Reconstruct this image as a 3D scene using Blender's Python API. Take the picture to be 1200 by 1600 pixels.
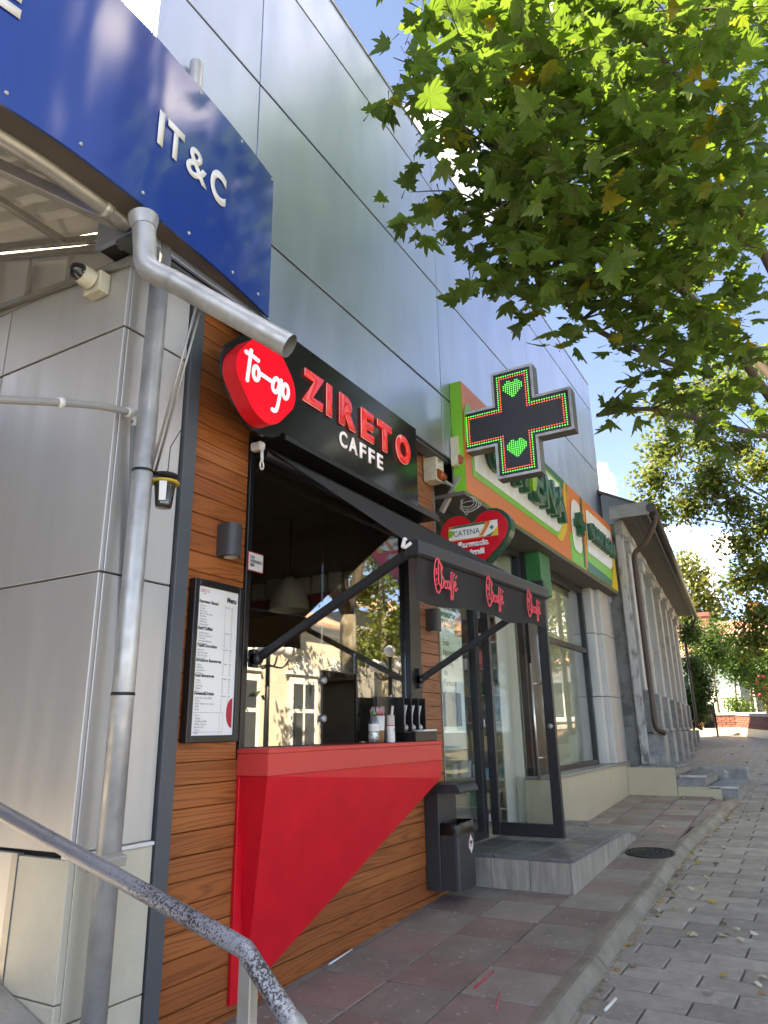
import bpy, bmesh, math, random
from mathutils import Vector, Matrix

for _o in list(bpy.data.objects):
    bpy.data.objects.remove(_o, do_unlink=True)
SC = bpy.context.scene
COL = SC.collection
R = math.radians

# ------------------------------------------------------------------ camera
CAM_YAW, CAM_PITCH, CAM_ROLL = R(29.85), R(17.19), R(-1.04)
EYE = Vector((0.0, 0.0, 1.2))
fw = Vector((math.cos(CAM_YAW) * math.cos(CAM_PITCH), math.sin(CAM_YAW) * math.cos(CAM_PITCH), math.sin(CAM_PITCH)))
rt = fw.cross(Vector((0, 0, 1))).normalized()
up = rt.cross(fw)
rt, up = rt * math.cos(CAM_ROLL) + up * math.sin(CAM_ROLL), up * math.cos(CAM_ROLL) - rt * math.sin(CAM_ROLL)
cd = bpy.data.cameras.new('camera')
cam = bpy.data.objects.new('camera', cd)
COL.objects.link(cam)
cam.matrix_world = Matrix(((rt.x, up.x, -fw.x, EYE.x), (rt.y, up.y, -fw.y, EYE.y), (rt.z, up.z, -fw.z, EYE.z), (0, 0, 0, 1)))
cd.sensor_fit = 'HORIZONTAL'
cd.sensor_width = 36.0
cd.lens = 36.0 * 1109 / 1200
cd.clip_start = 0.05
cd.clip_end = 2000
SC.camera = cam
SC.cycles.max_bounces = 7; SC.cycles.transparent_max_bounces = 10; SC.cycles.caustics_reflective = False; SC.cycles.caustics_refractive = False
SC.cycles.use_adaptive_sampling = True; SC.cycles.adaptive_threshold = 0.02
SC.render.resolution_x, SC.render.resolution_y = 768, 1024

# ------------------------------------------------------------------ sky and sun
SUN_EL, SUN_ROT = R(50), R(-33)
world = bpy.data.worlds.new('World')
SC.world = world
world.use_nodes = True
nt = world.node_tree
nt.nodes.clear()
def wn(t, **kw):
    n = nt.nodes.new(t)
    for k, v in kw.items():
        setattr(n, k, v)
    return n
wout = wn('ShaderNodeOutputWorld')
bg = wn('ShaderNodeBackground')
sky = wn('ShaderNodeTexSky', sky_type='NISHITA', sun_disc=False)
sky.sun_elevation, sky.sun_rotation = SUN_EL, SUN_ROT
sky.altitude, sky.air_density, sky.dust_density, sky.ozone_density = 6000, 0.5, 0.0, 2.0
tc = wn('ShaderNodeTexCoord')
sep = wn('ShaderNodeSeparateXYZ')
nt.links.new(tc.outputs['Generated'], sep.inputs[0])
addz = wn('ShaderNodeMath', operation='ADD'); addz.inputs[1].default_value = 0.32
nt.links.new(sep.outputs['Z'], addz.inputs[0])
mx = wn('ShaderNodeMath', operation='MAXIMUM'); mx.inputs[1].default_value = 0.08
nt.links.new(addz.outputs[0], mx.inputs[0])
dvx = wn('ShaderNodeMath', operation='DIVIDE'); dvy = wn('ShaderNodeMath', operation='DIVIDE')
nt.links.new(sep.outputs['X'], dvx.inputs[0]); nt.links.new(mx.outputs[0], dvx.inputs[1])
nt.links.new(sep.outputs['Y'], dvy.inputs[0]); nt.links.new(mx.outputs[0], dvy.inputs[1])
comb = wn('ShaderNodeCombineXYZ')
nt.links.new(dvx.outputs[0], comb.inputs[0]); nt.links.new(dvy.outputs[0], comb.inputs[1])
nt.links.new(sep.outputs['Z'], comb.inputs[2])
cmap = wn('ShaderNodeMapping'); cmap.inputs['Location'].default_value = (28.753, 6.409, 3.523); cmap.inputs['Scale'].default_value = (1.0, 1.0, 1.6)
nt.links.new(comb.outputs[0], cmap.inputs[0])
cn = wn('ShaderNodeTexNoise'); cn.inputs['Scale'].default_value = 2.0; cn.inputs['Detail'].default_value = 9; cn.inputs['Roughness'].default_value = 0.56
nt.links.new(cmap.outputs[0], cn.inputs['Vector'])
cr = wn('ShaderNodeMapRange'); cr.interpolation_type = 'SMOOTHSTEP'
cr.inputs['From Min'].default_value = 0.57; cr.inputs['From Max'].default_value = 0.65
nt.links.new(cn.outputs['Fac'], cr.inputs['Value'])
cmix = wn('ShaderNodeMix', data_type='RGBA')
cmix.inputs['B'].default_value = (5.0, 5.2, 5.6, 1)
nt.links.new(cr.outputs['Result'], cmix.inputs['Factor'])
nt.links.new(sky.outputs[0], cmix.inputs['A'])
nt.links.new(cmix.outputs['Result'], bg.inputs['Color'])
bg.inputs['Strength'].default_value = 0.15
nt.links.new(bg.outputs[0], wout.inputs[0])

SUN_DIR = Vector((math.sin(SUN_ROT) * math.cos(SUN_EL), math.cos(SUN_ROT) * math.cos(SUN_EL), math.sin(SUN_EL)))
sl = bpy.data.lights.new('sun', 'SUN'); sl.energy = 3.1; sl.angle = R(0.5); sl.color = (1.0, 0.95, 0.87)
so = bpy.data.objects.new('sun', sl); COL.objects.link(so)
so.rotation_euler = SUN_DIR.to_track_quat('Z', 'Y').to_euler()
so.location = (0, 0, 30)

vs = SC.view_settings
vs.view_transform = 'Standard'; vs.look = 'None'; vs.gamma = 1.0; vs.use_curve_mapping = False
vs.exposure = 3.22
vs.use_white_balance = True; vs.white_balance_temperature = 9300; vs.white_balance_tint = 12

# ------------------------------------------------------------------ helpers
WL = {}                                     # world location of every object
def thing(name, label, cat, loc=(0, 0, 0), group=None, kind=None):
    o = bpy.data.objects.new(name, None); COL.objects.link(o)
    o.location = loc; o.empty_display_size = 0.1
    WL[o] = Vector(loc)
    return tag(o, label, cat, group, kind)
def tag(o, label=None, cat=None, group=None, kind=None):
    if label: o['label'] = label
    if cat: o['category'] = cat
    if group: o['group'] = group
    if kind: o['kind'] = kind
    return o
def link(name, me, parent=None, loc=None, rot=None, scale=None):
    o = bpy.data.objects.new(name, me); COL.objects.link(o)
    base = WL[parent] if parent is not None else Vector((0, 0, 0))
    if loc is None: loc = base
    o.parent = parent
    o.location = Vector(loc) - base
    WL[o] = Vector(loc)
    if rot is not None: o.rotation_euler = rot
    if scale is not None: o.scale = scale
    return o

class MB:
    def __init__(s):
        s.v, s.f, s.sm, s.mi = [], [], [], []
    def add(s, vs, fs, smooth=False, m=0):
        n = len(s.v)
        s.v += [Vector(p) for p in vs]
        for f in fs:
            s.f.append([i + n for i in f]); s.sm.append(smooth); s.mi.append(m)
        return s
    def poly(s, pts, m=0):
        return s.add(pts, [list(range(len(pts)))], False, m)
    def box(s, x0, x1, y0, y1, z0, z1, bev=0.0, m=0):
        return s.obox(Vector(((x0 + x1) / 2, (y0 + y1) / 2, (z0 + z1) / 2)), (Vector((1, 0, 0)), Vector((0, 1, 0)), Vector((0, 0, 1))),
                      (abs(x1 - x0) / 2, abs(y1 - y0) / 2, abs(z1 - z0) / 2), bev, m)
    def obox(s, c, ax, h, bev=0.0, m=0):
        c = Vector(c); U, V, N = [Vector(a).normalized() for a in ax]
        a, b, d = h
        if bev <= 0:
            vs = [c + U * (a * i) + V * (b * j) + N * (d * k) for i in (-1, 1) for j in (-1, 1) for k in (-1, 1)]
            fs = [(0, 1, 3, 2), (4, 6, 7, 5), (0, 4, 5, 1), (2, 3, 7, 6), (0, 2, 6, 4), (1, 5, 7, 3)]
            return s.add(vs, fs, False, m)
        e = min(bev, a * .9, b * .9, d * .9)
        vs, idx = [], {}
        for i in (-1, 1):
            for j in (-1, 1):
                for k in (-1, 1):
                    for q in range(3):
                        p = [a - e, b - e, d - e]; p[q] += e
                        idx[(i, j, k, q)] = len(vs)
                        vs.append(c + U * (p[0] * i) + V * (p[1] * j) + N * (p[2] * k))
        I = lambda i, j, k, q: idx[(i, j, k, q)]
        fs = []
        for g in (-1, 1):
            fs.append([I(g, -1, -1, 0), I(g, 1, -1, 0), I(g, 1, 1, 0), I(g, -1, 1, 0)][::g])
            fs.append([I(-1, g, -1, 1), I(-1, g, 1, 1), I(1, g, 1, 1), I(1, g, -1, 1)][::g])
            fs.append([I(-1, -1, g, 2), I(1, -1, g, 2), I(1, 1, g, 2), I(-1, 1, g, 2)][::g])
            for h2 in (-1, 1):
                fs.append([I(g, h2, -1, 0), I(g, h2, 1, 0), I(g, h2, 1, 1), I(g, h2, -1, 1)][::-g * h2])
                fs.append([I(g, -1, h2, 0), I(g, 1, h2, 0), I(g, 1, h2, 2), I(g, -1, h2, 2)][::g * h2])
                fs.append([I(-1, g, h2, 1), I(1, g, h2, 1), I(1, g, h2, 2), I(-1, g, h2, 2)][::-g * h2])
                for k in (-1, 1):
                    fs.append([I(g, h2, k, 0), I(g, h2, k, 1), I(g, h2, k, 2)][::g * h2 * k])
        return s.add(vs, fs, False, m)
    def tube(s, pts, r, n=10, cap=True, m=0, flat=1.0, nrm=None, smooth=True):
        pts = [Vector(p) for p in pts]
        rs = r if isinstance(r, (list, tuple)) else [r] * len(pts)
        prev = None; vs = []; fs = []
        for i, p in enumerate(pts):
            t = (pts[min(i + 1, len(pts) - 1)] - pts[max(i - 1, 0)])
            if t.length < 1e-9: t = Vector((0, 0, 1))
            t.normalize()
            if nrm is not None:
                b = Vector(nrm); a = t.cross(b)
                if a.length < 1e-6: a = Vector((1, 0, 0))
                a.normalize()
            else:
                if prev is None:
                    a = t.cross(Vector((0, 0, 1)) if abs(t.z) < .9 else Vector((1, 0, 0))).normalized()
                else:
                    a = (prev - t * prev.dot(t)).normalized()
                b = t.cross(a)
            prev = a
            for k in range(n):
                an = 2 * math.pi * k / n
                vs.append(p + a * (math.cos(an) * rs[i]) + b * (math.sin(an) * rs[i] * flat))
        for i in range(len(pts) - 1):
            for k in range(n):
                k2 = (k + 1) % n
                fs.append((i * n + k, i * n + k2, (i + 1) * n + k2, (i + 1) * n + k))
        s.add(vs, fs, smooth, m)
        if cap:
            b0 = len(s.v) - len(vs)
            s.f.append([b0 + k for k in range(n)][::-1]); s.sm.append(False); s.mi.append(m)
            e0 = len(s.v) - n
            s.f.append([e0 + k for k in range(n)]); s.sm.append(False); s.mi.append(m)
        return s
    def lathe(s, prof, c, n=20, axis=(0, 0, 1), m=0, smooth=True):
        c = Vector(c); N = Vector(axis).normalized()
        a = N.cross(Vector((0, 0, 1)) if abs(N.z) < .9 else Vector((1, 0, 0))).normalized(); b = N.cross(a)
        vs, fs = [], []
        for rr, z in prof:
            for k in range(n):
                an = 2 * math.pi * k / n
                vs.append(c + N * z + a * (math.cos(an) * rr) + b * (math.sin(an) * rr))
        for i in range(len(prof) - 1):
            for k in range(n):
                k2 = (k + 1) % n
                fs.append((i * n + k, i * n + k2, (i + 1) * n + k2, (i + 1) * n + k))
        return s.add(vs, fs, smooth, m)
    def prism(s, pts, depth, m=0, cap_back=True, mside=None):
        """pts: 3D outline; depth: Vector; extrudes pts -> pts+depth"""
        pts = [Vector(p) for p in pts]; d = Vector(depth); n = len(pts)
        s.add(pts, [list(range(n))], False, m)
        if cap_back: s.add([p + d for p in pts], [list(range(n))[::-1]], False, m)
        s.add(pts + [p + d for p in pts], [(i, (i + 1) % n, n + (i + 1) % n, n + i)[::-1] for i in range(n)], False, m if mside is None else mside)
        return s
    def mesh(s, name, mats, off=Vector((0, 0, 0))):
        me = bpy.data.meshes.new(name)
        me.from_pydata([tuple(p - off) for p in s.v], [], s.f)
        for mm in (mats if isinstance(mats, (list, tuple)) else [mats]): me.materials.append(mm)
        me.polygons.foreach_set('use_smooth', s.sm)
        me.polygons.foreach_set('material_index', s.mi)
        if 6 < len(s.f) < 6000:
            bm = bmesh.new(); bm.from_mesh(me); bmesh.ops.recalc_face_normals(bm, faces=bm.faces[:]); bm.to_mesh(me); bm.free()
        me.update()
        return me
    def build(s, name, mats, parent=None, loc=None):
        if loc is None: loc = WL[parent] if parent is not None else Vector((0, 0, 0))
        return link(name, s.mesh(name, mats, Vector(loc)), parent, loc)

class Frame:
    """a plane in the scene: p(u, v, w) -> world, w along the outward normal"""
    def __init__(s, o, u, v, n):
        s.o, s.u, s.v, s.n = Vector(o), Vector(u).normalized(), Vector(v).normalized(), Vector(n).normalized()
    def p(s, u, v, w=0.0): return s.o + s.u * u + s.v * v + s.n * w
FRONT = lambda x, y, z: Frame((x, y, z), (1, 0, 0), (0, 0, 1), (0, -1, 0))     # faces the street
SIDE = lambda x, y, z: Frame((x, y, z), (0, -1, 0), (0, 0, 1), (-1, 0, 0))     # faces down the pavement

def text(name, body, fr, u, v, h, mat, parent, ext=0.002, width=None, bold=0.0, align='LEFT', loc=None, res=3, shear=0.0, lift=0.003, line=1.0):
    cu = bpy.data.curves.new(name, 'FONT')
    cu.body = body; cu.size = h / 0.69; cu.extrude = 0.0; cu.resolution_u = res; cu.offset = bold; cu.shear = shear
    cu.space_line = line
    ob = bpy.data.objects.new(name, cu); COL.objects.link(ob)
    bpy.context.view_layer.update()
    me = bpy.data.meshes.new_from_object(ob)
    bpy.data.objects.remove(ob, do_unlink=True); bpy.data.curves.remove(cu)
    xs = [q.co.x for q in me.vertices]
    x0, x1 = min(xs), max(xs)
    sx = 1.0 if width is None else width / max(1e-6, x1 - x0)
    sh = 0.0 if align == 'LEFT' else ((x1 - x0) * sx if align == 'RIGHT' else (x1 - x0) * sx / 2)
    base = Vector(loc) if loc is not None else WL[parent]
    bm = bmesh.new(); bm.from_mesh(me)
    if ext > 0:
        r = bmesh.ops.extrude_face_region(bm, geom=bm.faces[:])
        for q in r['geom']:
            if isinstance(q, bmesh.types.BMVert): q.co.z += ext
    for q in bm.verts:
        q.co = fr.p(u + (q.co.x - x0) * sx - sh, v + q.co.y, lift + q.co.z) - base
    bmesh.ops.recalc_face_normals(bm, faces=bm.faces[:])
    bm.to_mesh(me); bm.free()
    me.materials.clear(); me.materials.append(mat)
    return link(name, me, parent, base)

def smooth_path(pts, k=4):
    pts = [Vector(p) for p in pts]; out = []
    for i in range(len(pts) - 1):
        p0, p1, p2, p3 = pts[max(i - 1, 0)], pts[i], pts[i + 1], pts[min(i + 2, len(pts) - 1)]
        for j in range(k):
            t = j / k
            out.append(.5 * ((2 * p1) + (p2 - p0) * t + (2 * p0 - 5 * p1 + 4 * p2 - p3) * t * t + (3 * p1 - p0 - 3 * p2 + p3) * t ** 3))
    return out + [pts[-1]]
def round_poly(pts, r, k=5):
    """2-D polygon with rounded corners; r: one radius or one for each corner"""
    out = []; n = len(pts)
    for i in range(n):
        rr = r[i] if isinstance(r, (list, tuple)) else r
        p = Vector(pts[i]); a = Vector(pts[i - 1]) - p; b = Vector(pts[(i + 1) % n]) - p
        rr = min(rr, a.length * .49, b.length * .49)
        if rr <= 1e-6: out.append(p); continue
        A = p + a.normalized() * rr; B = p + b.normalized() * rr
        for j in range(k + 1):
            t = j / k
            out.append(A * (1 - t) ** 2 + p * 2 * t * (1 - t) + B * t * t)
    return out

# ------------------------------------------------------------------ materials
def mat(name, col, rough=.5, metal=0.0, var=0.0, vs_=6.0, bump=0.0, bs=60.0, spec=.5, coat=0.0, ov=0.0, rvar=0.0, emit=None, es=0.0, stretch=None, col2=None, speck=0.0):
    m = bpy.data.materials.new(name); m.use_nodes = True
    t = m.node_tree; b = t.nodes['Principled BSDF']
    b.inputs['Base Color'].default_value = (*col, 1); b.inputs['Roughness'].default_value = rough
    b.inputs['Metallic'].default_value = metal; b.inputs['Specular IOR Level'].default_value = spec
    b.inputs['Coat Weight'].default_value = coat; b.inputs['Coat Roughness'].default_value = .08
    if emit: b.inputs['Emission Color'].default_value = (*emit, 1); b.inputs['Emission Strength'].default_value = es
    L = t.links.new
    if var or bump or ov or rvar:
        tcn = t.nodes.new('ShaderNodeTexCoord'); vec = tcn.outputs['Object']
        oi = t.nodes.new('ShaderNodeObjectInfo')
        mp = t.nodes.new('ShaderNodeMapping')
        if stretch: mp.inputs['Scale'].default_value = stretch
        ad = t.nodes.new('ShaderNodeVectorMath'); ad.operation = 'ADD'
        sc = t.nodes.new('ShaderNodeMath'); sc.operation = 'MULTIPLY'; sc.inputs[1].default_value = 37.0
        L(oi.outputs['Random'], sc.inputs[0]); L(vec, ad.inputs[0]); L(sc.outputs[0], ad.inputs[1]); L(ad.outputs[0], mp.inputs[0]); vec = mp.outputs[0]
    if var or ov:
        n1 = t.nodes.new('ShaderNodeTexNoise'); n1.inputs['Scale'].default_value = vs_; n1.inputs['Detail'].default_value = 6; n1.inputs['Roughness'].default_value = .6
        L(vec, n1.inputs['Vector'])
        mr = t.nodes.new('ShaderNodeMapRange'); mr.inputs['From Min'].default_value = .3; mr.inputs['From Max'].default_value = .7
        mr.inputs['To Min'].default_value = 1 - var; mr.inputs['To Max'].default_value = 1 + var
        L(n1.outputs['Fac'], mr.inputs['Value'])
        f = mr.outputs['Result']
        if ov:
            m2 = t.nodes.new('ShaderNodeMapRange'); m2.inputs['To Min'].default_value = 1 - ov; m2.inputs['To Max'].default_value = 1 + ov
            L(oi.outputs['Random'], m2.inputs['Value'])
            mm = t.nodes.new('ShaderNodeMath'); mm.operation = 'MULTIPLY'; L(f, mm.inputs[0]); L(m2.outputs['Result'], mm.inputs[1]); f = mm.outputs[0]
        if col2 is not None:
            cm = t.nodes.new('ShaderNodeMix'); cm.data_type = 'RGBA'; cm.inputs['A'].default_value = (*col, 1); cm.inputs['B'].default_value = (*col2, 1)
            st = t.nodes.new('ShaderNodeMapRange'); st.inputs['From Min'].default_value = .48; st.inputs['From Max'].default_value = .62
            L(n1.outputs['Fac'], st.inputs['Value']); L(st.outputs['Result'], cm.inputs['Factor']); src = cm.outputs['Result']
        else:
            rg = t.nodes.new('ShaderNodeRGB'); rg.outputs[0].default_value = (*col, 1); src = rg.outputs[0]
        vm = t.nodes.new('ShaderNodeVectorMath'); vm.operation = 'SCALE'
        L(src, vm.inputs[0]); L(f, vm.inputs['Scale']); L(vm.outputs[0], b.inputs['Base Color'])
        if speck:
            vo = t.nodes.new('ShaderNodeTexVoronoi'); vo.inputs['Scale'].default_value = 28; L(vec, vo.inputs['Vector'])
            vr = t.nodes.new('ShaderNodeSeparateColor'); L(vo.outputs['Color'], vr.inputs[0])
            rr_ = t.nodes.new('ShaderNodeMapRange'); rr_.inputs['From Min'].default_value = .72; rr_.inputs['From Max'].default_value = 1.0; rr_.inputs['To Max'].default_value = .38; L(vr.outputs[0], rr_.inputs['Value'])
            lt = t.nodes.new('ShaderNodeMath'); lt.operation = 'LESS_THAN'; L(vo.outputs['Distance'], lt.inputs[0]); L(rr_.outputs['Result'], lt.inputs[1])
            sm = t.nodes.new('ShaderNodeMath'); sm.operation = 'MULTIPLY'; sm.inputs[1].default_value = speck; L(lt.outputs[0], sm.inputs[0])
            c2 = t.nodes.new('ShaderNodeMix'); c2.data_type = 'RGBA'; c2.inputs['B'].default_value = (.42, .41, .38, 1); L(vm.outputs[0], c2.inputs['A']); L(sm.outputs[0], c2.inputs['Factor']); L(c2.outputs['Result'], b.inputs['Base Color'])
    if rvar:
        n3 = t.nodes.new('ShaderNodeTexNoise'); n3.inputs['Scale'].default_value = vs_ * 1.7; n3.inputs['Detail'].default_value = 5
        L(vec, n3.inputs['Vector'])
        m3 = t.nodes.new('ShaderNodeMapRange'); m3.inputs['From Min'].default_value = .3; m3.inputs['From Max'].default_value = .7
        m3.inputs['To Min'].default_value = max(.02, rough - rvar); m3.inputs['To Max'].default_value = rough + rvar
        L(n3.outputs['Fac'], m3.inputs['Value']); L(m3.outputs['Result'], b.inputs['Roughness'])
    if bump:
        n2 = t.nodes.new('ShaderNodeTexNoise'); n2.inputs['Scale'].default_value = bs; n2.inputs['Detail'].default_value = 4
        L(vec, n2.inputs['Vector'])
        bp = t.nodes.new('ShaderNodeBump'); bp.inputs['Strength'].default_value = min(1, bump); bp.inputs['Distance'].default_value = .01 if bump <= 1 else .01 * bump
        L(n2.outputs['Fac'], bp.inputs['Height']); L(bp.outputs[0], b.inputs['Normal'])
    return m
def s2l(r, g, b):
    f = lambda c: (c / 255 / 12.92) if c / 255 <= .04045 else ((c / 255 + .055) / 1.055) ** 2.4
    return (f(r), f(g), f(b))
def glass_mat(name, tint=(.9, .93, .92), base=.06, rough=.0, k=1.0):
    m = bpy.data.materials.new(name); m.use_nodes = True; t = m.node_tree; t.nodes.clear(); L = t.links.new
    o = t.nodes.new('ShaderNodeOutputMaterial'); mi = t.nodes.new('ShaderNodeMixShader')
    tr = t.nodes.new('ShaderNodeBsdfTransparent'); tr.inputs[0].default_value = (*tint, 1)
    gl = t.nodes.new('ShaderNodeBsdfGlossy'); gl.inputs['Roughness'].default_value = rough; gl.inputs['Color'].default_value = (1, 1, 1, 1)
    ge = t.nodes.new('ShaderNodeNewGeometry'); dt = t.nodes.new('ShaderNodeVectorMath'); dt.operation = 'DOT_PRODUCT'
    L(ge.outputs['Incoming'], dt.inputs[0]); L(ge.outputs['Normal'], dt.inputs[1])
    ab = t.nodes.new('ShaderNodeMath'); ab.operation = 'ABSOLUTE'; L(dt.outputs['Value'], ab.inputs[0])
    iv = t.nodes.new('ShaderNodeMath'); iv.operation = 'SUBTRACT'; iv.inputs[0].default_value = 1.0; L(ab.outputs[0], iv.inputs[1])
    pw = t.nodes.new('ShaderNodeMath'); pw.operation = 'POWER'; pw.inputs[1].default_value = 5.0; L(iv.outputs[0], pw.inputs[0])
    mr = t.nodes.new('ShaderNodeMapRange'); mr.inputs['To Min'].default_value = base; mr.inputs['To Max'].default_value = k
    L(pw.outputs[0], mr.inputs['Value']); L(mr.outputs['Result'], mi.inputs[0]); L(tr.outputs[0], mi.inputs[1]); L(gl.outputs[0], mi.inputs[2]); L(mi.outputs[0], o.inputs[0])
    return m
def wood_mat(name, c1, c2, c3, rough=.42):
    m = bpy.data.materials.new(name); m.use_nodes = True; t = m.node_tree; b = t.nodes['Principled BSDF']; L = t.links.new
    N = t.nodes.new
    tcn = N('ShaderNodeTexCoord'); oi = N('ShaderNodeObjectInfo'); sc = N('ShaderNodeMath'); sc.operation = 'MULTIPLY'; sc.inputs[1].default_value = 53.0
    L(oi.outputs['Random'], sc.inputs[0])
    ad = N('ShaderNodeVectorMath'); ad.operation = 'ADD'; L(tcn.outputs['Object'], ad.inputs[0]); L(sc.outputs[0], ad.inputs[1])
    mp = N('ShaderNodeMapping'); mp.inputs['Scale'].default_value = (.32, 4, 6.0); L(ad.outputs[0], mp.inputs[0])
    n = N('ShaderNodeTexNoise'); n.inputs['Scale'].default_value = 1.5; n.inputs['Detail'].default_value = 1.5; n.inputs['Roughness'].default_value = .4; L(mp.outputs[0], n.inputs['Vector'])
    mu = N('ShaderNodeMath'); mu.operation = 'MULTIPLY'; mu.inputs[1].default_value = 105.0; L(n.outputs['Fac'], mu.inputs[0])
    sn = N('ShaderNodeMath'); sn.operation = 'SINE'; L(mu.outputs[0], sn.inputs[0])
    mp2 = N('ShaderNodeMapping'); mp2.inputs['Scale'].default_value = (4, 60, 160); L(ad.outputs[0], mp2.inputs[0])
    n2 = N('ShaderNodeTexNoise'); n2.inputs['Scale'].default_value = 1.0; n2.inputs['Detail'].default_value = 4; L(mp2.outputs[0], n2.inputs['Vector'])
    mr = N('ShaderNodeMapRange'); mr.inputs['From Min'].default_value = -.2; mr.inputs['From Max'].default_value = 1.0; L(sn.outputs[0], mr.inputs['Value'])
    pw = N('ShaderNodeMath'); pw.operation = 'MULTIPLY'; L(mr.outputs['Result'], pw.inputs[0]); L(n2.outputs['Fac'], pw.inputs[1])
    pw2 = N('ShaderNodeMath'); pw2.operation = 'MULTIPLY'; pw2.inputs[1].default_value = 1.05; pw2.use_clamp = True; L(pw.outputs[0], pw2.inputs[0])
    n3 = N('ShaderNodeTexNoise'); n3.inputs['Scale'].default_value = 2.3; L(ad.outputs[0], n3.inputs['Vector'])
    ca = N('ShaderNodeMix'); ca.data_type = 'RGBA'; ca.inputs['A'].default_value = (*c1, 1); ca.inputs['B'].default_value = (*c2, 1)
    av = N('ShaderNodeMath'); av.operation = 'ADD'; L(n3.outputs['Fac'], av.inputs[0]); L(oi.outputs['Random'], av.inputs[1])
    am = N('ShaderNodeMath'); am.operation = 'MULTIPLY'; am.inputs[1].default_value = .6; am.use_clamp = True; L(av.outputs[0], am.inputs[0])
    L(am.outputs[0], ca.inputs['Factor'])
    cb = N('ShaderNodeMix'); cb.data_type = 'RGBA'; cb.inputs['B'].default_value = (*c3, 1); L(ca.outputs['Result'], cb.inputs['A']); L(pw2.outputs[0], cb.inputs['Factor'])
    L(cb.outputs['Result'], b.inputs['Base Color']); b.inputs['Roughness'].default_value = rough; b.inputs['Specular IOR Level'].default_value = .3
    bp = N('ShaderNodeBump'); bp.inputs['Strength'].default_value = .35; bp.inputs['Distance'].default_value = .003; bp.invert = True
    L(pw2.outputs[0], bp.inputs['Height']); L(bp.outputs[0], b.inputs['Normal'])
    return m
def leaf_mat(name, c, ct, rough=.5, ov=.25, tr=.45):
    m = bpy.data.materials.new(name); m.use_nodes = True; t = m.node_tree; t.nodes.clear(); L = t.links.new; N = t.nodes.new
    o = N('ShaderNodeOutputMaterial'); df = N('ShaderNodeBsdfPrincipled'); tl = N('ShaderNodeBsdfTranslucent'); mi = N('ShaderNodeMixShader'); mi.inputs[0].default_value = tr
    df.inputs['Roughness'].default_value = rough; df.inputs['Specular IOR Level'].default_value = .35
    ge = N('ShaderNodeNewGeometry'); oi = N('ShaderNodeObjectInfo'); ad = N('ShaderNodeMath'); ad.operation = 'ADD'
    L(ge.outputs['Random Per Island'], ad.inputs[0]); L(oi.outputs['Random'], ad.inputs[1])
    fr = N('ShaderNodeMath'); fr.operation = 'FRACT'; L(ad.outputs[0], fr.inputs[0])
    for col, node, key in ((c, df, 'Base Color'), (ct, tl, 'Color')):
        cm = N('ShaderNodeValToRGB'); e = cm.color_ramp.elements
        e[0].position = 0; e[0].color = (col[0] * (1 - ov), col[1] * (1 - ov), col[2] * (1 - ov), 1)
        e[1].position = .93; e[1].color = (col[0] * (1 + ov), col[1] * (1 + ov), col[2] * (1 + ov * .5), 1)
        x = e.new(.99); x.color = (min(.6, col[0] * 2.8), col[1] * 1.35, col[2] * .7, 1)
        L(fr.outputs[0], cm.inputs[0]); L(cm.outputs[0], node.inputs[key])
    L(df.outputs[0], mi.inputs[1]); L(tl.outputs[0], mi.inputs[2]); L(mi.outputs[0], o.inputs[0])
    return m
def corrode_mat(name, paint, rust):
    m = mat(name, paint, .35, .3, var=.12, vs_=20, bump=.3, bs=90); t = m.node_tree; b = t.nodes['Principled BSDF']; L = t.links.new; N = t.nodes.new
    tcn = N('ShaderNodeTexCoord'); n = N('ShaderNodeTexNoise'); n.inputs['Scale'].default_value = 150; n.inputs['Detail'].default_value = 7; n.inputs['Roughness'].default_value = .72; L(tcn.outputs['Object'], n.inputs['Vector'])
    n2 = N('ShaderNodeTexNoise'); n2.inputs['Scale'].default_value = 5; L(tcn.outputs['Object'], n2.inputs['Vector'])
    sp = N('ShaderNodeSeparateXYZ'); L(tcn.outputs['Object'], sp.inputs[0])
    yr = N('ShaderNodeMapRange'); yr.inputs['From Min'].default_value = 1.0; yr.inputs['From Max'].default_value = -.1; yr.inputs['To Min'].default_value = -.08; yr.inputs['To Max'].default_value = .06
    L(sp.outputs['Y'], yr.inputs['Value'])
    a = N('ShaderNodeMath'); a.operation = 'MULTIPLY_ADD'; a.inputs[1].default_value = .35; L(n2.outputs['Fac'], a.inputs[0]); L(n.outputs['Fac'], a.inputs[2])
    a2 = N('ShaderNodeMath'); a2.operation = 'ADD'; L(a.outputs[0], a2.inputs[0]); L(yr.outputs['Result'], a2.inputs[1])
    r = N('ShaderNodeMapRange'); r.inputs['From Min'].default_value = .745; r.inputs['From Max'].default_value = .775; L(a2.outputs[0], r.inputs['Value'])
    cm = N('ShaderNodeMix'); cm.data_type = 'RGBA'; cm.inputs['A'].default_value = (*paint, 1); cm.inputs['B'].default_value = (*rust, 1); L(r.outputs['Result'], cm.inputs['Factor'])
    L(cm.outputs['Result'], b.inputs['Base Color'])
    return m

GZ = 0.045
def gz(x):                                   # the pavement climbs gently away from the camera
    x = max(-14.0, min(30.0, x))
    return GZ * (x - 3.46)
rng = random.Random(7)
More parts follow.
